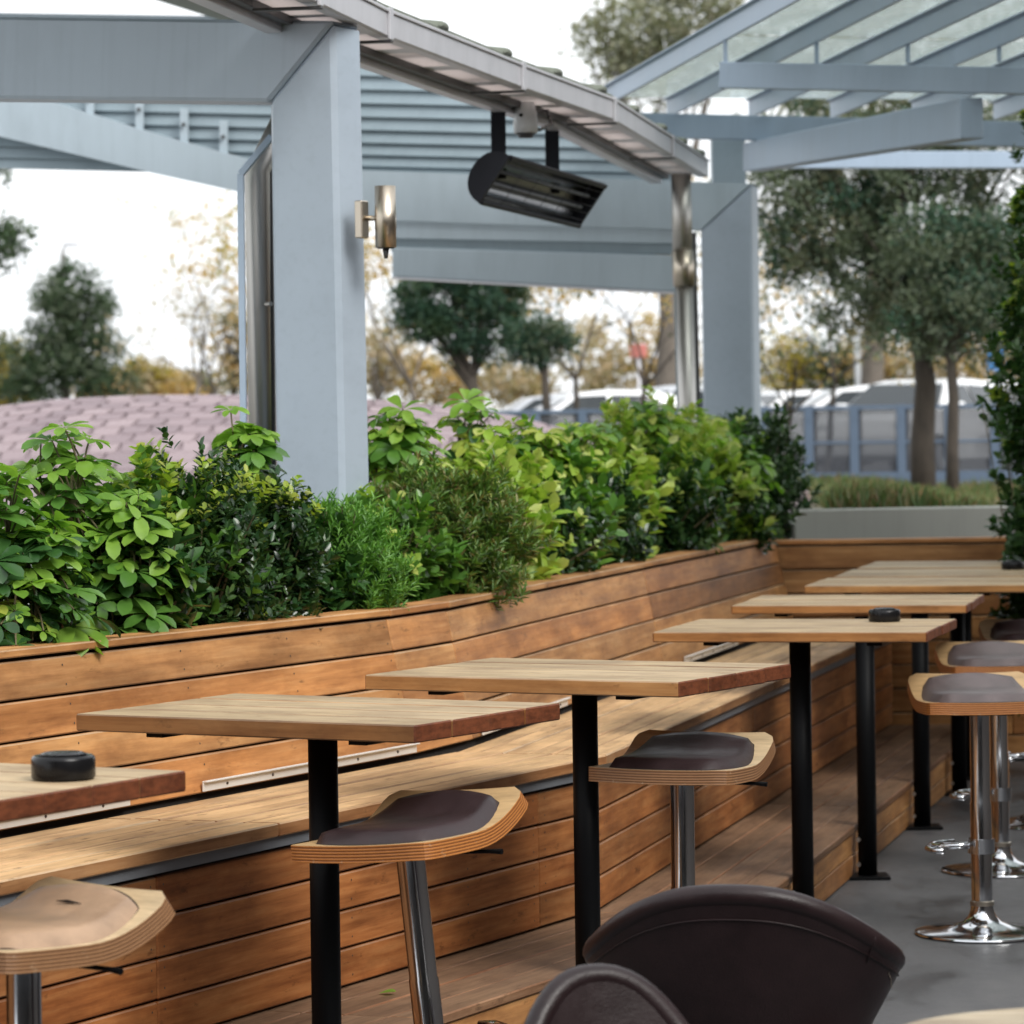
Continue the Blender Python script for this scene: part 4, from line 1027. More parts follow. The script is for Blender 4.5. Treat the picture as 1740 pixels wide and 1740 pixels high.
# ================================================================== PLANTS IN THE PLANTER
GRN = {
 'bright': leafmat('bright_leaf', [(.13, .27, .035), (.20, .36, .05), (.29, .44, .09)], .32, .38),
 'mid': leafmat('mid_leaf', [(.065, .165, .03), (.10, .225, .04), (.15, .29, .055)], .3, .3),
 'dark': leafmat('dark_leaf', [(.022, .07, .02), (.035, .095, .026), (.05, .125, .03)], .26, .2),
 'yellow': leafmat('yellow_leaf', [(.46, .50, .09), (.38, .48, .09), (.56, .55, .2)], .35, .4),
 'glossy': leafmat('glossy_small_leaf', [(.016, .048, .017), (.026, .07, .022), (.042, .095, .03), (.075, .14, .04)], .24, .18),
 'needle': leafmat('needle_bright', [(.08, .21, .035), (.13, .31, .05), (.20, .40, .08)], .4, .3),
 'olive': leafmat('needle_olive', [(.06, .13, .028), (.10, .20, .04), (.16, .26, .06), (.22, .15, .06)], .42, .28),
 'tips': leafmat('new_growth', [(.35, .42, .05), (.28, .42, .06), (.42, .44, .08)], .35, .45),
 'golden': leafmat('golden_leaf', [(.24, .42, .05), (.38, .52, .09), (.52, .56, .17), (.17, .34, .035)], .33, .4)}
def whorl(name, mat, nl, L, Wd, droop, rng):
    """one umbrella leaf: nl leaflets round the end of a leaf stalk"""
    V, F = [], []
    ts = [0, .22, .48, .72, .9, 1]; ws = [.10, .48, .88, 1, .72, .06]
    for k in range(nl):
        a = math.tau * k / nl + rng.uniform(-.15, .15); ll = L * rng.uniform(.75, 1.05); dz = droop * rng.uniform(.5, 1.5); up0 = rng.uniform(.0, .3)
        tw = rng.uniform(-.3, .3); o = len(V)
        for t, w_ in zip(ts, ws):
            r = .012 + ll * t; z = up0 * ll * t - dz * ll * t * t
            for sgn in (-1, 0, 1):
                y = sgn * w_ * Wd / 2; zz = z + abs(sgn) * w_ * Wd * .16 + sgn * tw * w_ * Wd * .5
                V.append((r * math.cos(a) - y * math.sin(a), r * math.sin(a) + y * math.cos(a), zz))
        for i in range(5):
            for j in range(2): p = o + i * 3 + j; F.append((p, p + 3, p + 4, p + 1))
    return mesh_of(name, V, F, mat, True)
rw_ = random.Random(5)
WH = {k: [whorl('umbrella_leaf', GRN[k], rw_.choice((6, 7, 8, 9)), .104, .046, .30, rw_) for _ in range(6)] for k in ('bright', 'mid', 'dark', 'yellow', 'golden')}
def planter_pos(px, off):
    m_ = Mid(off); u = (px - 870) / FPX - .0014
    for D in (D1, D2):
        s_ = (u * m_.y - m_.x) / (D.x - u * D.y)
        if (D is D1 and s_ <= 0) or (D is D2 and s_ >= 0): return Vector((m_.x + D.x * s_, m_.y + D.y * s_, 1.10))
    return Vector((m_.x, m_.y, 1.10))
def umbrella_plant(px, off, h, rx, n_, mix, label, seed, scale=1., ry=None, low=.12):
    base = planter_pos(px, off); rng = random.Random(seed); ry = ry or rx
    t = thing('umbrella_plant', label, 'plant', base, 0, 'leafy shrubs in the planter')
    bm = bmesh.new(); keys = [k for k, w_ in mix for _ in range(w_)]
    ns = 4; tops = []
    for s in range(ns):
        a = rng.uniform(0, math.tau); q = Vector((math.cos(a) * rx * .45, math.sin(a) * ry * .45, h * rng.uniform(.6, .86)))
        mid = q * .5 + Vector((rng.uniform(-.03, .03), rng.uniform(-.03, .03), .04)); tube(bm, [(q.x * .2, q.y * .2, -.02), mid, q], [.010, .008, .005], 6); tops.append((mid, q))
    n_ = int(n_ * 1.55)
    for i in range(n_):
        f = (i + .5) / n_; zf_ = low + (1 - low) * f ** .8
        a = i * 2.39996 + rng.uniform(-.4, .4); rr_ = (1 - .55 * max(0, zf_ - .55) / .45) * rng.uniform(.55, 1.0)
        p = Vector((math.cos(a) * rx * rr_, math.sin(a) * ry * rr_, h * zf_ * rng.uniform(.9, 1.04)))
        mid, q = min(tops, key=lambda m: (m[1] - p).length); s0 = mid.lerp(q, rng.uniform(.3, 1)); tube(bm, [s0, s0.lerp(p, .6) + Vector((0, 0, .012)), p], [.0035, .003, .0025], 5, False)
        k = rng.choice(keys)
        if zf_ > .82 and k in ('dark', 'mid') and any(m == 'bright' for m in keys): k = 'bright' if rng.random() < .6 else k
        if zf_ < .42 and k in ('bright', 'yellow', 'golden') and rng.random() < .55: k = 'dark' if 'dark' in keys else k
        axis = (Vector((math.cos(a) * .75 * rr_, math.sin(a) * .75 * rr_, .95)) + Vector((rng.uniform(-.25, .25), rng.uniform(-.25, .25), 0))).normalized()
        M_ = Matrix.Translation(p) @ axis.to_track_quat('Z', 'Y').to_matrix().to_4x4() @ Matrix.Rotation(rng.uniform(0, math.tau), 4, 'Z') @ Matrix.Scale(scale * rng.uniform(.55, 1.15) * (1 if zf_ < .9 else .85), 4)
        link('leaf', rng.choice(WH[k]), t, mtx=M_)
    link('stem', bm_mesh('stem', bm, M['stem'], True), t)
    return t
def bushy(name, label, cat, base, rx, ry, h, n_tw, per, mat, L, Wd, tip=None, seed=0, upright=.6, z0=.05, group='leafy shrubs in the planter', stems=40, lean=(0, 0), curl=.0):
    """many twigs filling a rounded volume, leaves along each twig; tip = material for pale new growth on the longest twigs"""
    global rs
    rs = np.random.RandomState(seed)
    t = thing(name, label, cat, base, 0, group)
    a = rs.uniform(0, math.tau, n_tw); zf_ = rs.uniform(0, 1, n_tw); rr_ = np.sqrt(np.clip(1 - (np.abs(zf_ - .42) / .62) ** 2.2, .05, 1)) * rs.uniform(.45, 1.03, n_tw)
    lump = 1 + .2 * np.sin(a * 3 + seed) * np.cos(zf_ * 5 + seed * 2) + .14 * np.sin(a * 7 + zf_ * 9 + seed * 3); lump *= np.where(rs.uniform(0, 1, n_tw) < .10, rs.uniform(1.1, 1.38, n_tw), 1)
    E_ = np.stack([np.cos(a) * rx * rr_ * lump + lean[0] * zf_, np.sin(a) * ry * rr_ * lump + lean[1] * zf_, z0 + (h - z0) * zf_ * (1 + .10 * np.sin(a * 4 + seed) + .07 * rs.normal(0, 1, n_tw) * (zf_ > .7))], 1)
    out_ = np.stack([np.cos(a) * rr_, np.sin(a) * rr_, upright + zf_ * .8], 1) + rs.normal(0, .22, (n_tw, 3)); out_ /= np.linalg.norm(out_, axis=1, keepdims=True)
    tl = rs.uniform(.05, .11, n_tw) * (1.0 if L < .07 else 1.4)
    S_ = E_ - out_ * tl[:, None]
    f = np.tile(np.linspace(.0, 1, per), n_tw); idx = np.repeat(np.arange(n_tw), per)
    pos = S_[idx] + (E_ - S_)[idx] * f[:, None]
    ph = np.tile(np.arange(per) * 2.4, n_tw) + rs.uniform(0, 6, n_tw)[idx]
    o_ = out_[idx]; b1 = np.cross(o_, [.3, .2, .93]); b1 /= np.linalg.norm(b1, axis=1, keepdims=True) + 1e-9; b2_ = np.cross(o_, b1)
    side = b1 * np.cos(ph)[:, None] + b2_ * np.sin(ph)[:, None]
    sp = (1 - f * .55)[:, None]
    dr = o_ * (.45 + .5 * (1 - sp)) + side * sp + rs.normal(0, .15, (len(pos), 3))
    nn = o_ + np.array([0, 0, .5]) + rs.normal(0, .3, (len(pos), 3))
    V, F = leaf_arrays(LEAF, LEAF_F, pos, dr, nn, L * rs.uniform(.6, 1.15, len(pos)), Wd * rs.uniform(.75, 1.15, len(pos)))
    tag(link('foliage', fast_mesh('foliage', V, F, mat), t), kind='stuff')
    if tip:
        k = [i for i in np.argsort(-zf_)[: n_tw // 4] if rs.uniform() < .33]
        k += [int(x) for x in rs.choice(n_tw, max(2, n_tw // 30))]
        ii = np.repeat(np.array(k), per); ff = np.tile(np.linspace(.5, 1.25, per), len(k)); pos = S_[ii] + (E_ - S_)[ii] * ff[:, None] + np.array([0, 0, .012])
        ph = np.tile(np.arange(per) * 2.4, len(k)); o_ = out_[ii]; b1 = np.cross(o_, [.3, .2, .93]); b1 /= np.linalg.norm(b1, axis=1, keepdims=True); b2_ = np.cross(o_, b1)
        dr = o_ * .6 + b1 * np.cos(ph)[:, None] + b2_ * np.sin(ph)[:, None]
        V, F = leaf_arrays(LEAF, LEAF_F, pos, dr, o_ + rs.normal(0, .3, o_.shape), L * rs.uniform(.55, .95, len(pos)), Wd * rs.uniform(.7, 1, len(pos)))
        tag(link('new_growth', fast_mesh('new_growth', V, F, tip), t), kind='stuff')
    bm = bmesh.new()
    for i in rs.choice(n_tw, min(stems, n_tw), replace=False):
        b0 = Vector((E_[i, 0] * .15, E_[i, 1] * .15, -.02)); e_ = Vector(E_[i]); m_ = b0.lerp(e_, .5) + Vector((0, 0, .03)); tube(bm, [b0, m_, e_], [.007, .005, .002], 5, False)
    link('stem', bm_mesh('stem', bm, M['stem'], True), t)
    return t
MB = [('bright', 4), ('mid', 4), ('dark', 2)]; MG = [('golden', 3), ('bright', 3), ('mid', 2), ('yellow', 1), ('dark', 2)]
umbrella_plant(65, -.78, .40, .17, 26, [('bright', 3), ('mid', 4), ('dark', 3)], 'umbrella-leaved shrub low behind the bench cap between the left edge and the tallest one', 6)
umbrella_plant(170, -1.10, .58, .18, 26, MB, 'umbrella-leaved shrub at the back of the planter right of the tallest one', 7)
umbrella_plant(290, -1.08, .50, .16, 20, [('dark', 3), ('mid', 3), ('yellow', 1), ('bright', 1)], 'darker umbrella-leaved shrub behind the glossy shrub with yellow sprigs', 8, .85)
umbrella_plant(500, -.95, .36, .14, 18, [('mid', 3), ('bright', 2), ('dark', 2)], 'umbrella-leaved shrub behind the fresh green bush at the foot of the near post', 9, .85)
umbrella_plant(-20, -.90, .56, .22, 34, MB, 'umbrella-leaved shrub cut by the left edge of the photo', 1)
umbrella_plant(112, -.98, .66, .17, 30, MB, 'tallest umbrella-leaved shrub in the left half of the planter', 2)
umbrella_plant(215, -.80, .47, .15, 32, MB, 'umbrella-leaved shrub with broad bright leaves leaning over the bench back', 3)
umbrella_plant(30, -.74, .26, .13, 14, [('bright', 2), ('yellow', 1), ('dark', 2)], 'low yellow-green sprig at the left edge above the bench', 4, .8)
umbrella_plant(418, -1.02, .69, .11, 17, MB, 'slim umbrella-leaved plant standing left of the near post', 5, 1.05, low=.55)
bushy('box_shrub', 'dark glossy small-leaved shrub with yellow sprigs between umbrella plants and post', 'shrub', planter_pos(330, -.86), .27, .24, .52, 560, 12, GRN['glossy'], .036, .02, GRN['tips'], 11)
bushy('box_shrub', 'dark glossy small-leaved shrub low beside the near post', 'shrub', planter_pos(445, -.82), .22, .22, .47, 460, 12, GRN['glossy'], .038, .021, GRN['tips'], 12)
bushy('rosemary_bush', 'fresh green fine-leaved bush in front of the near post', 'shrub', planter_pos(578, -.82), .23, .19, .385, 800, 22, GRN['needle'], .034, .0065, None, 13, 1.0)
bushy('rosemary_bush', 'olive fine-leaved bush with russet tips spilling over the bench at the bend', 'shrub', planter_pos(752, -.80), .31, .24, .46, 1150, 22, GRN['olive'], .042, .009, None, 14, .7)
umbrella_plant(690, -1.08, .72, .22, 40, [('bright', 4), ('mid', 2), ('golden', 3)], 'bright umbrella-leaved shrub just right of the near post', 21, 1.05, low=.45)
umbrella_plant(812, -1.06, .76, .17, 26, MG, 'golden-green shrub with the tallest shoot, above the olive bush', 22, .95, low=.35)
umbrella_plant(905, -.92, .66, .24, 42, MG, 'yellow-green broad-leaved shrub right of the olive bush', 23, 1.05)
umbrella_plant(1000, -.94, .66, .25, 44, [('bright', 4), ('mid', 2), ('golden', 4), ('yellow', 2)], 'green broad-leaved shrub in the middle of the far planter run', 24, 1.05)
umbrella_plant(1105, -.96, .78, .28, 48, MG, 'pale golden shrub left of the far post', 25, 1.08)
umbrella_plant(1195, -.98, .74, .25, 44, [('yellow', 3), ('golden', 4), ('bright', 2), ('mid', 2)], 'pale yellow-leaved shrub at the foot of the far post', 26, 1.05)
umbrella_plant(1258, -.86, .60, .22, 34, [('bright', 4), ('mid', 3), ('dark', 2)], 'bright green shrub right of the yellow one near the end of the planter', 27, 1.0)
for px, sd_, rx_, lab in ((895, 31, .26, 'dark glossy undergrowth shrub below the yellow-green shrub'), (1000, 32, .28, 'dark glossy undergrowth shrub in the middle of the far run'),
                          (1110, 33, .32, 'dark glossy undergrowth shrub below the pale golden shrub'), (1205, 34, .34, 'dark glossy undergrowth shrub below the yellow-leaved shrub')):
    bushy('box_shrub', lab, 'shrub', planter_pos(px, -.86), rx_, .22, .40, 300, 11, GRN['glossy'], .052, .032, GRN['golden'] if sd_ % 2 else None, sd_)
for px, sd_, lab in ((860, 51, 'low leafy golden-green shrub against the bench cap right of the olive bush'), (955, 52, 'low leafy mid-green shrub against the bench cap in the far run'), (1050, 53, 'low leafy golden shrub against the bench cap left of the pale golden one'), (1150, 54, 'low leafy mid-green shrub against the bench cap below the far downpipe'), (1225, 55, 'low leafy golden shrub against the bench cap near the planter end')):
    bushy('leafy_shrub', lab, 'shrub', planter_pos(px, -.80), .21, .17, .50, 130, 9, GRN['mid' if sd_ % 2 == 0 else 'golden'], .082, .05, GRN['golden'], sd_, .5)
for px, off_, h_, mk_, tp_, sd_, lab in ((262, -.92, .50, 'mid', 'tips', 71, 'mid-green leafy shrub joining the umbrella plants to the glossy shrub'), (515, -.90, .34, 'dark', 'tips', 72, 'dark leafy shrub between the glossy shrub and the fresh green bush'), (655, -.92, .36, 'mid', 'golden', 73, 'mid-green leafy shrub between the fresh green bush and the olive bush'),
        (840, -.98, .52, 'golden', 'tips', 74, 'golden leafy shrub behind the right side of the olive bush'), (950, -1.05, .58, 'mid', 'tips', 75, 'tall mid-green leafy shrub at the back of the far run'), (1060, -1.05, .68, 'golden', 'tips', 76, 'tall golden leafy shrub at the back of the far run'), (1155, -1.02, .70, 'golden', 'yellow', 77, 'tall pale golden leafy shrub in front of the far downpipe'), (1230, -1.0, .62, 'mid', 'golden', 78, 'mid-green leafy shrub at the right of the far post foot')):
    bushy('leafy_shrub', lab, 'shrub', planter_pos(px, off_), .25, .20, h_, 210, 9, GRN[mk_], .058, .034, GRN[tp_], sd_, .6)
bushy('leafy_shrub', 'broad-leaved low green shrub spilling over the cap at the left', 'shrub', planter_pos(250, -.76), .16, .14, .38, 70, 8, GRN['dark'], .08, .045, None, 58, .4)
bushy('box_shrub', 'small-leaved grey-green shrub at the very end of the planter', 'shrub', planter_pos(1290, -.86), .30, .30, .64, 480, 11, leafmat('grey_green_leaf', [(.03, .075, .03), (.055, .11, .045), (.10, .17, .06)], .3, .2), .05, .03, None, 35)
cl = Vector((2.70, 17.55, .0))
bushy('climbing_shrub', 'tall glossy-leaved climbing shrub at the right edge in front of the end wall', 'shrub', cl, .30, .26, 2.95, 1500, 10, leafmat('climber_leaf', [(.02, .06, .02), (.04, .10, .03), (.075, .15, .045), (.03, .07, .025)], .26, .25), .06, .036, GRN['tips'], 41, .3, .3, None, 60)

# ================================================================== TREES
TL = {
 'dark': leafmat('dark_tree_leaf', [(.03, .055, .028), (.045, .08, .038), (.07, .11, .05)], .5, .22, .3),
 'blue': leafmat('blue_green_tuft', [(.022, .058, .042), (.035, .08, .052), (.06, .115, .07)], .5, .2, .3),
 'grey': leafmat('grey_green_tree_leaf', [(.06, .085, .055), (.10, .13, .088), (.15, .18, .125), (.075, .10, .055)], .5, .25, .3),
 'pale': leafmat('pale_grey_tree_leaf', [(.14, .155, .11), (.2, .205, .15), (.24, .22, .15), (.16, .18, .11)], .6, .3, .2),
 'haze': leafmat('haze_paled_tree_leaf', [(.30, .31, .25), (.36, .35, .28), (.26, .27, .2)], .6, .35, .2),  # leaf colour lightened to stand in for haze and sky bleed
 'orange': leafmat('autumn_leaf', [(.50, .30, .10), (.58, .38, .15), (.46, .31, .15), (.62, .46, .22)], .6, .45, .2),
 'brown': leafmat('faded_autumn_leaf', [(.40, .31, .22), (.47, .34, .22), (.36, .31, .25), (.52, .41, .27)], .6, .4, .2),
 'yellow': leafmat('yellow_tree_leaf', [(.45, .33, .06), (.38, .30, .07), (.30, .27, .06)], .6, .45, .2)}
def blob(px, py, rx, ry, Y, k=1.0):
    return (atY(px, py, Y), rx / FPX * Y, ry / FPX * Y, k)
def tree(label, base_px, Y, fork_py, trunk_px, blobs, nclump, nleaf, leaf, mats, seed, clump=.22, gz_=1.05, bark='bark', group='trees beyond the terrace', name='tree', lw=.55, limbs=12, lean=0):
    """tapered trunk, limbs reaching into the crown, crown of leaf clumps spread through the blobs' volume"""
    st = np.random.RandomState(seed); rng = random.Random(seed)
    base = atY(base_px, 733, Y); base.z = gz_
    t = thing(name, label, 'tree', base, 0, group)
    fk = atY(base_px + lean, fork_py, Y) - base; r0 = trunk_px / FPX * Y / 2
    cl = []
    tot = sum(b[1] * b[2] for b in blobs)
    for c, rx, ry, k in blobs:
        m_ = max(3, int(nclump * rx * ry / tot * k)); v = st.normal(size=(m_, 3)); v /= np.linalg.norm(v, axis=1, keepdims=True); v *= (st.uniform(.15, 1, m_) ** .45)[:, None]
        cl.append(np.array(c)[None] - np.array(base)[None] + v * np.array([rx, rx * .8, ry])[None])
    cl = np.concatenate(cl); nc = len(cl)
    bm = bmesh.new()
    tube(bm, [(0, 0, -.1), (fk.x * .25, 0, fk.z * .3), (fk.x * .6 + r0 * .4, 0, fk.z * .65), fk], [r0 * 1.12, r0, r0 * .9, r0 * .7], 10)
    for i in st.choice(nc, min(limbs, nc), replace=False):
        e = Vector(cl[i]); s0 = fk * rng.uniform(.86, 1.0); m1 = s0.lerp(e, .35) + Vector((rng.uniform(-.1, .1), 0, rng.uniform(.0, .25))) * (e - s0).length * .5; m2 = s0.lerp(e, .7) + Vector((rng.uniform(-.1, .1), 0, rng.uniform(-.05, .15))) * (e - s0).length * .4
        tube(bm, [s0, m1, m2, e], [r0 * .30, r0 * .2, r0 * .12, r0 * .05], 6, False)
    link('trunk', bm_mesh('trunk', bm, M[bark], True), t)
    per = max(1, nleaf // nc); idx = np.repeat(np.arange(nc), per); csz = clump * st.uniform(.5, 1.35, nc)
    off = st.normal(size=(len(idx), 3)); off /= np.linalg.norm(off, axis=1, keepdims=True); off *= (st.uniform(0, 1, len(idx)) ** .5)[:, None] * csz[idx][:, None] * np.array([1, 1, .75])
    pos = cl[idx] + off; dr = off / (csz[idx][:, None]) + st.normal(0, .6, off.shape) + np.array([0, 0, .2]); nn = st.normal(size=off.shape) + np.array([0, 0, .8])
    ms = mats if isinstance(mats, (list, tuple)) else [mats]; which = st.randint(0, len(ms), nc)[idx]
    cr = None
    for mi, mk in enumerate(ms):
        s_ = which == mi
        if not s_.any(): continue
        V, F = leaf_arrays(LEAF, LEAF_F, pos[s_], dr[s_], nn[s_], leaf * st.uniform(.6, 1.2, s_.sum()), leaf * lw * st.uniform(.7, 1.2, s_.sum()))
        tag(link('crown', fast_mesh('crown', V, F, TL[mk]), t), kind='stuff')
    return t
def bare_tree(label, base_px, Y, top_py, trunk_px, seed, mats=('orange',), leaf=.07, leaves=900, spread=.75, bark='bark_grey', gz_=1.05, width=1.0, group='bare autumn trees beyond the terrace', fork_py=None, levels=5):
    rng = random.Random(seed); st = np.random.RandomState(seed)
    base = atY(base_px, 733, Y); base.z = gz_; H_ = atY(base_px, top_py, Y).z - gz_
    t = thing('bare_tree', label, 'tree', base, 0, group); bm = bmesh.new(); tips = []
    def grow(p, d, L, r, lev):
        k = 3; pts = [p]; rr_ = [r]
        for i in range(k):
            d = (d + Vector((rng.uniform(-.2, .2), rng.uniform(-.2, .2), rng.uniform(-.06, .12)))).normalized(); p = p + d * L / k; pts.append(p); rr_.append(r * (1 - .45 * (i + 1) / k))
        tube(bm, pts, rr_, 6 if lev < 3 else 4, False)
        if lev >= 3: tips.append((pts[2], d)); tips.append((p, d))
        if lev >= levels: return
        for c in range(rng.choice((2, 3, 3)) if lev else 4):
            az = rng.uniform(0, math.tau); sp = rng.uniform(.35, 1.0) * spread
            a = d.orthogonal().normalized(); b_ = d.cross(a); nd = (d + (a * math.cos(az) + b_ * math.sin(az)) * sp * width + Vector((0, 0, .05))).normalized()
            q = pts[rng.choice((2, 3))] if lev else pts[3]
            grow(q, nd, L * rng.uniform(.62, .85), rr_[-1] * rng.uniform(.55, .8), lev + 1)
    r0 = trunk_px / FPX * Y / 2
    L0 = H_ * .30 if fork_py is None else atY(base_px, fork_py, Y).z - gz_
    grow(Vector((0, 0, -.05)), Vector((rng.uniform(-.1, .1), 0, 1)), L0, r0, 0)
    link('trunk', bm_mesh('trunk', bm, M[bark], True), t)
    if leaves:
        tp = np.array([tuple(x[0]) for x in tips]); idx = st.randint(0, len(tp), leaves); pos = tp[idx] + st.normal(0, .07, (leaves, 3)) * (Y / 40)
        wh = st.randint(0, len(mats), leaves)
        for mi, mk in enumerate(mats):
            s_ = wh == mi; n_ = s_.sum(); V, F = leaf_arrays(LEAF, LEAF_F, pos[s_], st.normal(size=(n_, 3)), st.normal(size=(n_, 3)), leaf * st.uniform(.6, 1.2, n_), leaf * .6 * st.uniform(.6, 1.2, n_))
            tag(link('leaves', fast_mesh('leaves', V, F, TL[mk]), t), kind='stuff')
    return t
# left
Y = 70
tree('dense dark rounded tree beyond the shingle roof at the left', 110, Y, 640, 18, [blob(122, 490, 46, 42, Y), blob(95, 530, 55, 50, Y), blob(150, 545, 50, 55, Y), blob(80, 600, 62, 50, Y, .9), blob(160, 610, 58, 50, Y, .9), blob(115, 640, 95, 45, Y, .9), blob(40, 660, 40, 30, Y), blob(200, 655, 30, 28, Y, .7)], 210, 11500, .13, ['dark', 'grey', 'dark'], 1, .34, lw=.4, limbs=18)
Y = 45
tree('tree with only a few leafy twigs hanging in at the left edge', -110, Y, 560, 40, [blob(-120, 380, 70, 100, Y), blob(8, 290, 22, 26, Y, 1.0), blob(20, 405, 36, 40, Y, 1.3), blob(-5, 455, 30, 26, Y, .8)], 90, 2600, .09, ['dark', 'grey'], 2, .24)
Y = 80
tree('pale olive bush low at the left edge beyond the roof', 0, Y, 690, 12, [blob(5, 640, 45, 55, Y)], 60, 2600, .2, ['pale', 'yellow'], 3, .4)
bare_tree('slender bare tree with forking branches between roof and near post', 308, 62, 395, 15, 5, ('orange', 'yellow'), .11, 500, .7, fork_py=640)
tree('hazy autumn tree with tan and yellow leaves left of the near post', 395, 75, 640, 16, [blob(395, 570, 55, 70, 75, .6), blob(375, 450, 50, 70, 75, .2), blob(400, 640, 60, 40, 75)], 120, 1500, .15, ['brown', 'orange', 'pale'], 6, .45, limbs=40)
bare_tree('bare twiggy tree rising behind the tan tree left of the near post', 372, 66, 372, 12, 8, ('brown',), .10, 500, .6)
for i, (px, py, rx, ry, mk, lab) in enumerate([(245, 655, 40, 32, 'yellow', 'small yellow bush between the dark rounded tree and the bare tree'), (300, 668, 60, 22, 'orange', 'low orange bush at the foot of the slender bare tree'), (200, 668, 60, 24, 'orange', 'low orange shrub right of the dark rounded tree')]):
    tree(lab, px, 90, 700, 10, [blob(px, py, rx, ry, 90)], 70, 2400, .2, [mk, 'brown'], 60 + i, .4, name='autumn_bush')
# middle window
Y = 46
tree('dark blue-green pine-like tree framed by the two portal posts', 802, Y, 640, 26, [blob(740, 510, 70, 45, Y), blob(830, 500, 75, 45, Y), blob(760, 570, 72, 40, Y, .9), blob(850, 560, 55, 45, Y, .9), blob(715, 545, 40, 40, Y), blob(800, 470, 90, 40, Y), blob(830, 610, 35, 22, Y, .6)], 150, 13000, .095, ['blue', 'dark'], 11, .21, limbs=24, lw=.3)
Y = 44
tree('small dark pine-like tree just right of the larger one', 925, Y, 620, 17, [blob(928, 585, 42, 38, Y), blob(900, 560, 30, 30, Y, .7), blob(890, 610, 36, 20, Y, .6)], 46, 3400, .09, ['blue', 'grey'], 12, .2, limbs=12, lw=.3)
bare_tree('bare spreading tree with orange leaves on the left of the pine-like tree', 716, 52, 500, 15, 13, ('orange', 'brown'), .10, 1500, .95, fork_py=648)
bare_tree('bare spreading tree with orange leaves seen right of the pine-like tree', 985, 50, 470, 16, 14, ('orange', 'brown'), .09, 1700, 1.1, fork_py=640, bark='bark')
bare_tree('bare branching tree crossing the right half of the middle opening', 1090, 46, 480, 16, 15, ('orange', 'grey'), .08, 1500, 1.15, fork_py=650, bark='bark')
# right
Y = 34
tree('large grey-green tree with a thick straight trunk on the grass bank', 1568, Y, 560, 42, [blob(1420, 380, 120, 90, Y), blob(1560, 360, 150, 110, Y), blob(1680, 400, 90, 110, Y), blob(1500, 470, 120, 75, Y), blob(1620, 480, 110, 80, Y), blob(1345, 330, 75, 90, Y, 1.0), blob(1330, 440, 50, 60, Y, .6), blob(1700, 560, 60, 50, Y, .9), blob(1640, 570, 80, 40, Y, 1.0), blob(1470, 540, 70, 40, Y, .7), blob(1380, 455, 60, 45, Y, .5), blob(1560, 545, 110, 36, Y), blob(1680, 230, 170, 100, Y), blob(1450, 200, 160, 110, Y, .8)], 560, 46000, .075, ['grey', 'grey', 'blue', 'grey', 'pale'], 21, .24, 1.1, 'bark', limbs=26, lean=-6, lw=.34)
Y = 33
tree('thinner forked tree standing right of the thick trunk on the bank', 1618, Y, 590, 22, [blob(1640, 520, 110, 70, Y), blob(1700, 470, 70, 90, Y), blob(1590, 400, 100, 80, Y, .6), blob(1560, 560, 70, 40, Y, .7)], 110, 8500, .075, ['grey', 'blue', 'grey'], 22, .27, 1.1, 'bark', limbs=16, lean=-4, lw=.34)
bare_tree('low crooked bare tree beside the far post in front of the car park', 1312, 36, 500, 14, 23, ('brown', 'grey'), .07, 500, 1.2, fork_py=690, gz_=1.1, bark='bark')
bare_tree('leafless twiggy tree behind the fence right of the far post', 1400, 48, 470, 13, 24, ('orange',), .08, 700, 1.0, fork_py=640, bark='bark')
# high hazy crowns behind the canopy
Y = 75
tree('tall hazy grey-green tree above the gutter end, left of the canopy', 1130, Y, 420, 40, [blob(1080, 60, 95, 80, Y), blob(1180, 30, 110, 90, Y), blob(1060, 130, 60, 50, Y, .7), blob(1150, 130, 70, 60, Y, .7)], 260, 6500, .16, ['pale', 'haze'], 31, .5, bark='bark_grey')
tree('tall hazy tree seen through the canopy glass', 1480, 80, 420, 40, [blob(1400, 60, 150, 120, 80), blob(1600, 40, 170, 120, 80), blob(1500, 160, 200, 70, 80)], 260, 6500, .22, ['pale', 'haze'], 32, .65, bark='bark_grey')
# far autumn tree line
far = [(640, 600, 60, 80, 'brown'), (735, 640, 70, 48, 'orange'), (870, 645, 60, 40, 'brown'), (1010, 600, 75, 70, 'brown'), (1120, 600, 70, 75, 'orange'), (1330, 615, 60, 50, 'yellow'), (1400, 612, 55, 40, 'dark'), (1470, 610, 60, 50, 'orange'), (1555, 615, 60, 55, 'brown'), (1660, 610, 70, 60, 'orange'),]
where = ['just right of the near post', 'low behind the pine-like tree', 'behind the small pine-like tree', 'left of the red sign', 'round the red sign', 'right of the far post', 'above the parked white hatchback', 'left of the thick trunk', 'behind the thick trunk', 'right of the thin trunk']
for i, ((px, py, rx, ry, mk), wh) in enumerate(zip(far, where)):
    tree({'brown': 'distant tan-brown', 'orange': 'distant orange', 'yellow': 'distant yellow-green', 'dark': 'distant dark green'}[mk] + ' tree of the autumn tree line, ' + wh, px, 118 + 3 * (i % 4), 690, 14,
         [blob(px, py + 8, rx, ry, 120), blob(px + rx * .6, py + 30, rx * .6, ry * .6, 120)], 100, 1350, .25, [mk, 'brown' if mk != 'dark' else 'grey'], 70 + i, .75, group='far autumn tree line')

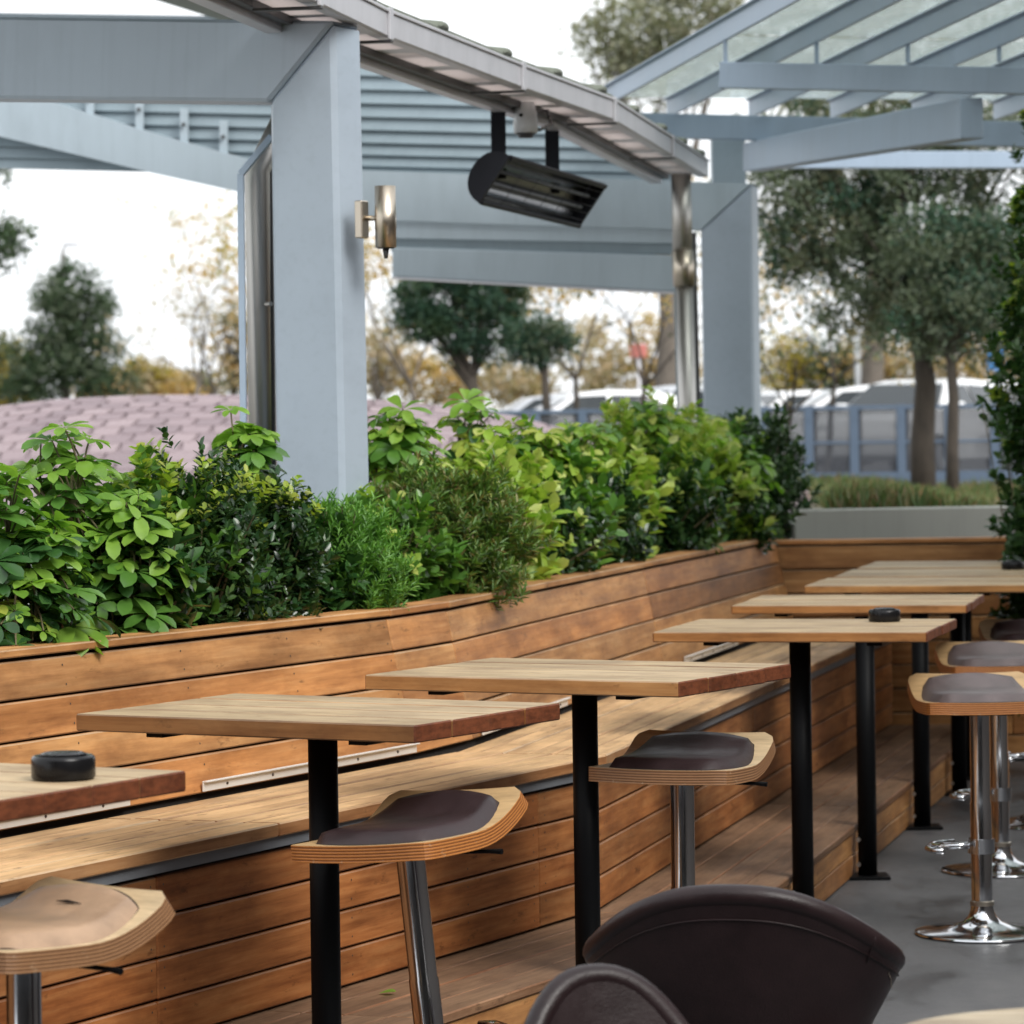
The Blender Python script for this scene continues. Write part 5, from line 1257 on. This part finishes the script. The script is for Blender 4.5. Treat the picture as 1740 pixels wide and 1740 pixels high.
# ================================================================== FENCE, CARS, LAMP, SIGNS
fe = thing('mesh_fence', 'blue-grey steel fence with mesh panels between terrace bank and car park', 'fence', atY(1450, 733, 40)); fe.location.z = 1.1
zt = atY(1450, 690, 40).z; zlo = atY(1450, 812, 40).z; zmid = atY(1450, 752, 40).z; zbt = zlo - .28
posts = [p for p in (830, 910, 990, 1070, 1145, 1222, 1298, 1374, 1451, 1531, 1612, 1690, 1770)]
def fx(px): q = atY(px, 733, 40); return q.x
for px in posts:
    bar(fe, 'fence_post', (fx(px), 40, zbt), (fx(px), 40, zt + .01), .10, .06, M['fence_blue'], up=(0, 1, 0)); bar(fe, 'post_trim', (fx(px) + .075, 40.03, zbt), (fx(px) + .075, 40.03, zt - .03), .035, .03, M['dark_trim'], up=(0, 1, 0))
for a, b_ in zip(posts, posts[1:]):
    xa, xb = fx(a) + .05, fx(b_) - .05
    bar(fe, 'top_rail', (xa, 40, zt - .02), (xb, 40, zt - .02), .05, .045, M['fence_blue']); bar(fe, 'bottom_rail', (xa, 40, zlo), (xb, 40, zlo), .05, .12, M['fence_blue']); bar(fe, 'middle_rail', (xa, 40, zmid), (xb, 40, zmid), .03, .03, M['fence_blue'])
    hexa(fe, 'mesh_panel', [(xa, 40.0, zlo + .06), (xb, 40.0, zlo + .06), (xb, 40.006, zlo + .06), (xa, 40.006, zlo + .06), (xa, 40.0, zt - .045), (xb, 40.0, zt - .045), (xb, 40.006, zt - .045), (xa, 40.006, zt - .045)], (1, 0, 0), M['fence_mesh'], 0)

def car(px, Y, rz, paint_key, label, hs=1.0, gz_=.96):
    p = atY(px, 733, Y); t = thing('parked_car', label, 'car', (p.x, Y, gz_), rz, 'cars parked beyond the fence')
    mat = M[paint_key]
    low = [(-2.12, .34), (-2.16, .62), (-2.06, .88), (-1.55, .97), (-.95, 1.0), (1.45, 1.02), (1.98, .98), (2.1, .72), (2.08, .36), (1.72, .26), (-1.8, .26)]
    cab = [(-1.05, .985), (-.32, 1.40 * hs), (.2, 1.47 * hs), (1.0, 1.46 * hs), (1.45, 1.36 * hs), (1.95, 1.0)]
    def hw(x, z):
        base_w = .86 - .10 * (abs(x) / 2.1) ** 4
        return base_w if z < 1.02 else base_w - (z - 1.0) * .52
    def loft(prof, name, m_, closed=True, bev=.05):
        bm = bmesh.new(); A = [bm.verts.new((x, -hw(x, z), z)) for x, z in prof]; B = [bm.verts.new((x, hw(x, z), z)) for x, z in prof]
        bm.faces.new(A); bm.faces.new(B[::-1]); n_ = len(prof)
        for i in range(n_): bm.faces.new((A[(i + 1) % n_], A[i], B[i], B[(i + 1) % n_]))
        bmesh.ops.recalc_face_normals(bm, faces=bm.faces)
        bmesh.ops.bevel(bm, geom=bm.edges[:], offset=bev, segments=3, affect='EDGES', profile=.5)
        me = bm_mesh(name, bm, m_, True); return link(name, me, t)
    loft(low, 'body', mat); loft(cab, 'cabin', mat, bev=.06)
    def glass(pts3, name='window'):
        me = mesh_of(name, pts3, [tuple(range(len(pts3)))], M['car_glass']); return link(name, me, t)
    for s in (-1, 1):
        def SP(x, z): return (x, s * (hw(x, z) + .006), z)
        h1 = 1.36 * hs
        glass([SP(-.72, 1.06), SP(-.28, h1), SP(.22, h1 + .02), SP(.22, 1.06)]); glass([SP(.30, 1.06), SP(.30, h1 + .02), SP(.98, h1), SP(1.45, 1.10)])
    def row(x, z, k): return [(x, -(hw(x, z) - k), z), (x, hw(x, z) - k, z)]
    a = row(-1.0, 1.05, .1); b_ = row(-.40, 1.385 * hs, .08); glass([(x - .025, y, z + .01) for x, y, z in (a[0], a[1], b_[1], b_[0])], 'windscreen')
    a = row(1.90, 1.06, .12); b_ = row(1.52, 1.34 * hs, .1); glass([(x + .03, y, z + .01) for x, y, z in (a[0], b_[0], b_[1], a[1])], 'rear_window')
    for x in (-1.32, 1.28):
        for s in (-1, 1):
            w_ = link('wheel', lathe_me('wheel', [(.20, -.09), (.30, -.095), (.325, -.06), (.325, .06), (.30, .095), (.20, .09)], M['tyre'], 28), t, (x, s * .79, .325), (rad(90), 0, 0))
            link('rim', lathe_me('rim', [(0, -.06), (.08, -.075), (.19, -.06), (.205, -.085), (.205, .085), (.19, .06), (.08, .075), (0, .06)], M['rim'], 20), w_)
    for s in (-1, 1):
        bmx = bmesh.new(); cbox(bmx, -2.04, s * .60, .75, .16, .30, .13, .03); link('headlight', bm_mesh('headlight', bmx, M['white_plastic'], True), t)
        bmx = bmesh.new(); cbox(bmx, 2.04, s * .62, .83, .12, .26, .16, .03); link('tail_light', bm_mesh('tail_light', bmx, M['tail_red'], True), t)
        bmx = bmesh.new(); cbox(bmx, -.72, s * .93, 1.06, .12, .16, .11, .03); link('mirror', bm_mesh('mirror', bmx, mat, True), t)
    return t
car(1450, 60, rad(3), 'car_white', 'white hatchback side-on beyond the fence right of the far post')
car(1335, 70, rad(24), 'car_white', 'white car partly behind the far post in the second row', 1.02)
car(1560, 53, rad(62), 'car_white', 'white car parked nose-in behind the thick tree trunk')
car(1715, 56, rad(185), 'car_white', 'white car behind the thin trunk with its wheel near the climbing shrub')
car(1000, 62, rad(8), 'car_white', 'white sedan low in the middle opening right of the small pine')
car(1125, 64, rad(-10), 'car_silver', 'taller silver car left of the far downpipe', 1.06)
car(930, 66, rad(4), 'car_silver', 'silver car mostly behind the small pine-like tree')
Yl = 95
lp = thing('street_lamp', 'thin street lamp above the dark rounded tree at the left', 'lamp', atY(111, 733, Yl)); lp.location.z = 1.05
tz = atY(111, 428, Yl).z - 1.05
link('pole', tube_me('pole', [(0, 0, 0), (0, 0, tz), (.05, 0, tz + .12)], [.07, .045, .04], M['bark_grey'], 8), lp)
bmx = bmesh.new(); cbox(bmx, .22, 0, tz + .2, .44, .2, .10, .03); link('lamp_head', bm_mesh('lamp_head', bmx, M['gutter'], True), lp)
lq = thing('street_lamp', 'pale lamp column above the parked white cars left of the thick trunk', 'lamp', atY(1459, 733, 100)); lq.location.z = 1.05
link('pole', tube_me('pole', [(0, 0, 0), (0, 0, 3.2), (.1, 0, 3.4)], .09, M['white_plastic'], 8), lq)
bmx = bmesh.new(); cbox(bmx, .3, 0, 3.45, .5, .22, .10, .03); link('lamp_head', bm_mesh('lamp_head', bmx, M['white_plastic'], True), lq)
def sign(px, py, Y, w_, h_, mat, label):
    c = atY(px, py, Y); t = thing('roadside_sign', label, 'sign', (c.x, Y, 1.05)); 
    bmx = bmesh.new(); cbox(bmx, 0, 0, c.z - 1.05, w_, .08, h_, .02); link('panel', bm_mesh('panel', bmx, mat), t)
    link('pole', tube_me('pole', [(0, .06, 0), (0, .06, c.z - 1.05)], .05, M['gutter'], 8), t)
sign(1085, 596, 105, .5, .4, M['sign_red'], 'blurred red sign among the orange trees left of the far downpipe')
sign(1692, 612, 88, .42, .5, M['sign_blue'], 'small blue sign beyond the car park near the climbing shrub')
# fallen leaf on the foot step and grit along the seat
lf = atz(637, 1688, .2035)
tag(link('fallen_leaf', whorl('fallen_leaf', GRN['bright'], 1, .05, .032, .1, random.Random(3)), None, lf), 'small bright green leaf lying on the foot step', 'leaf')
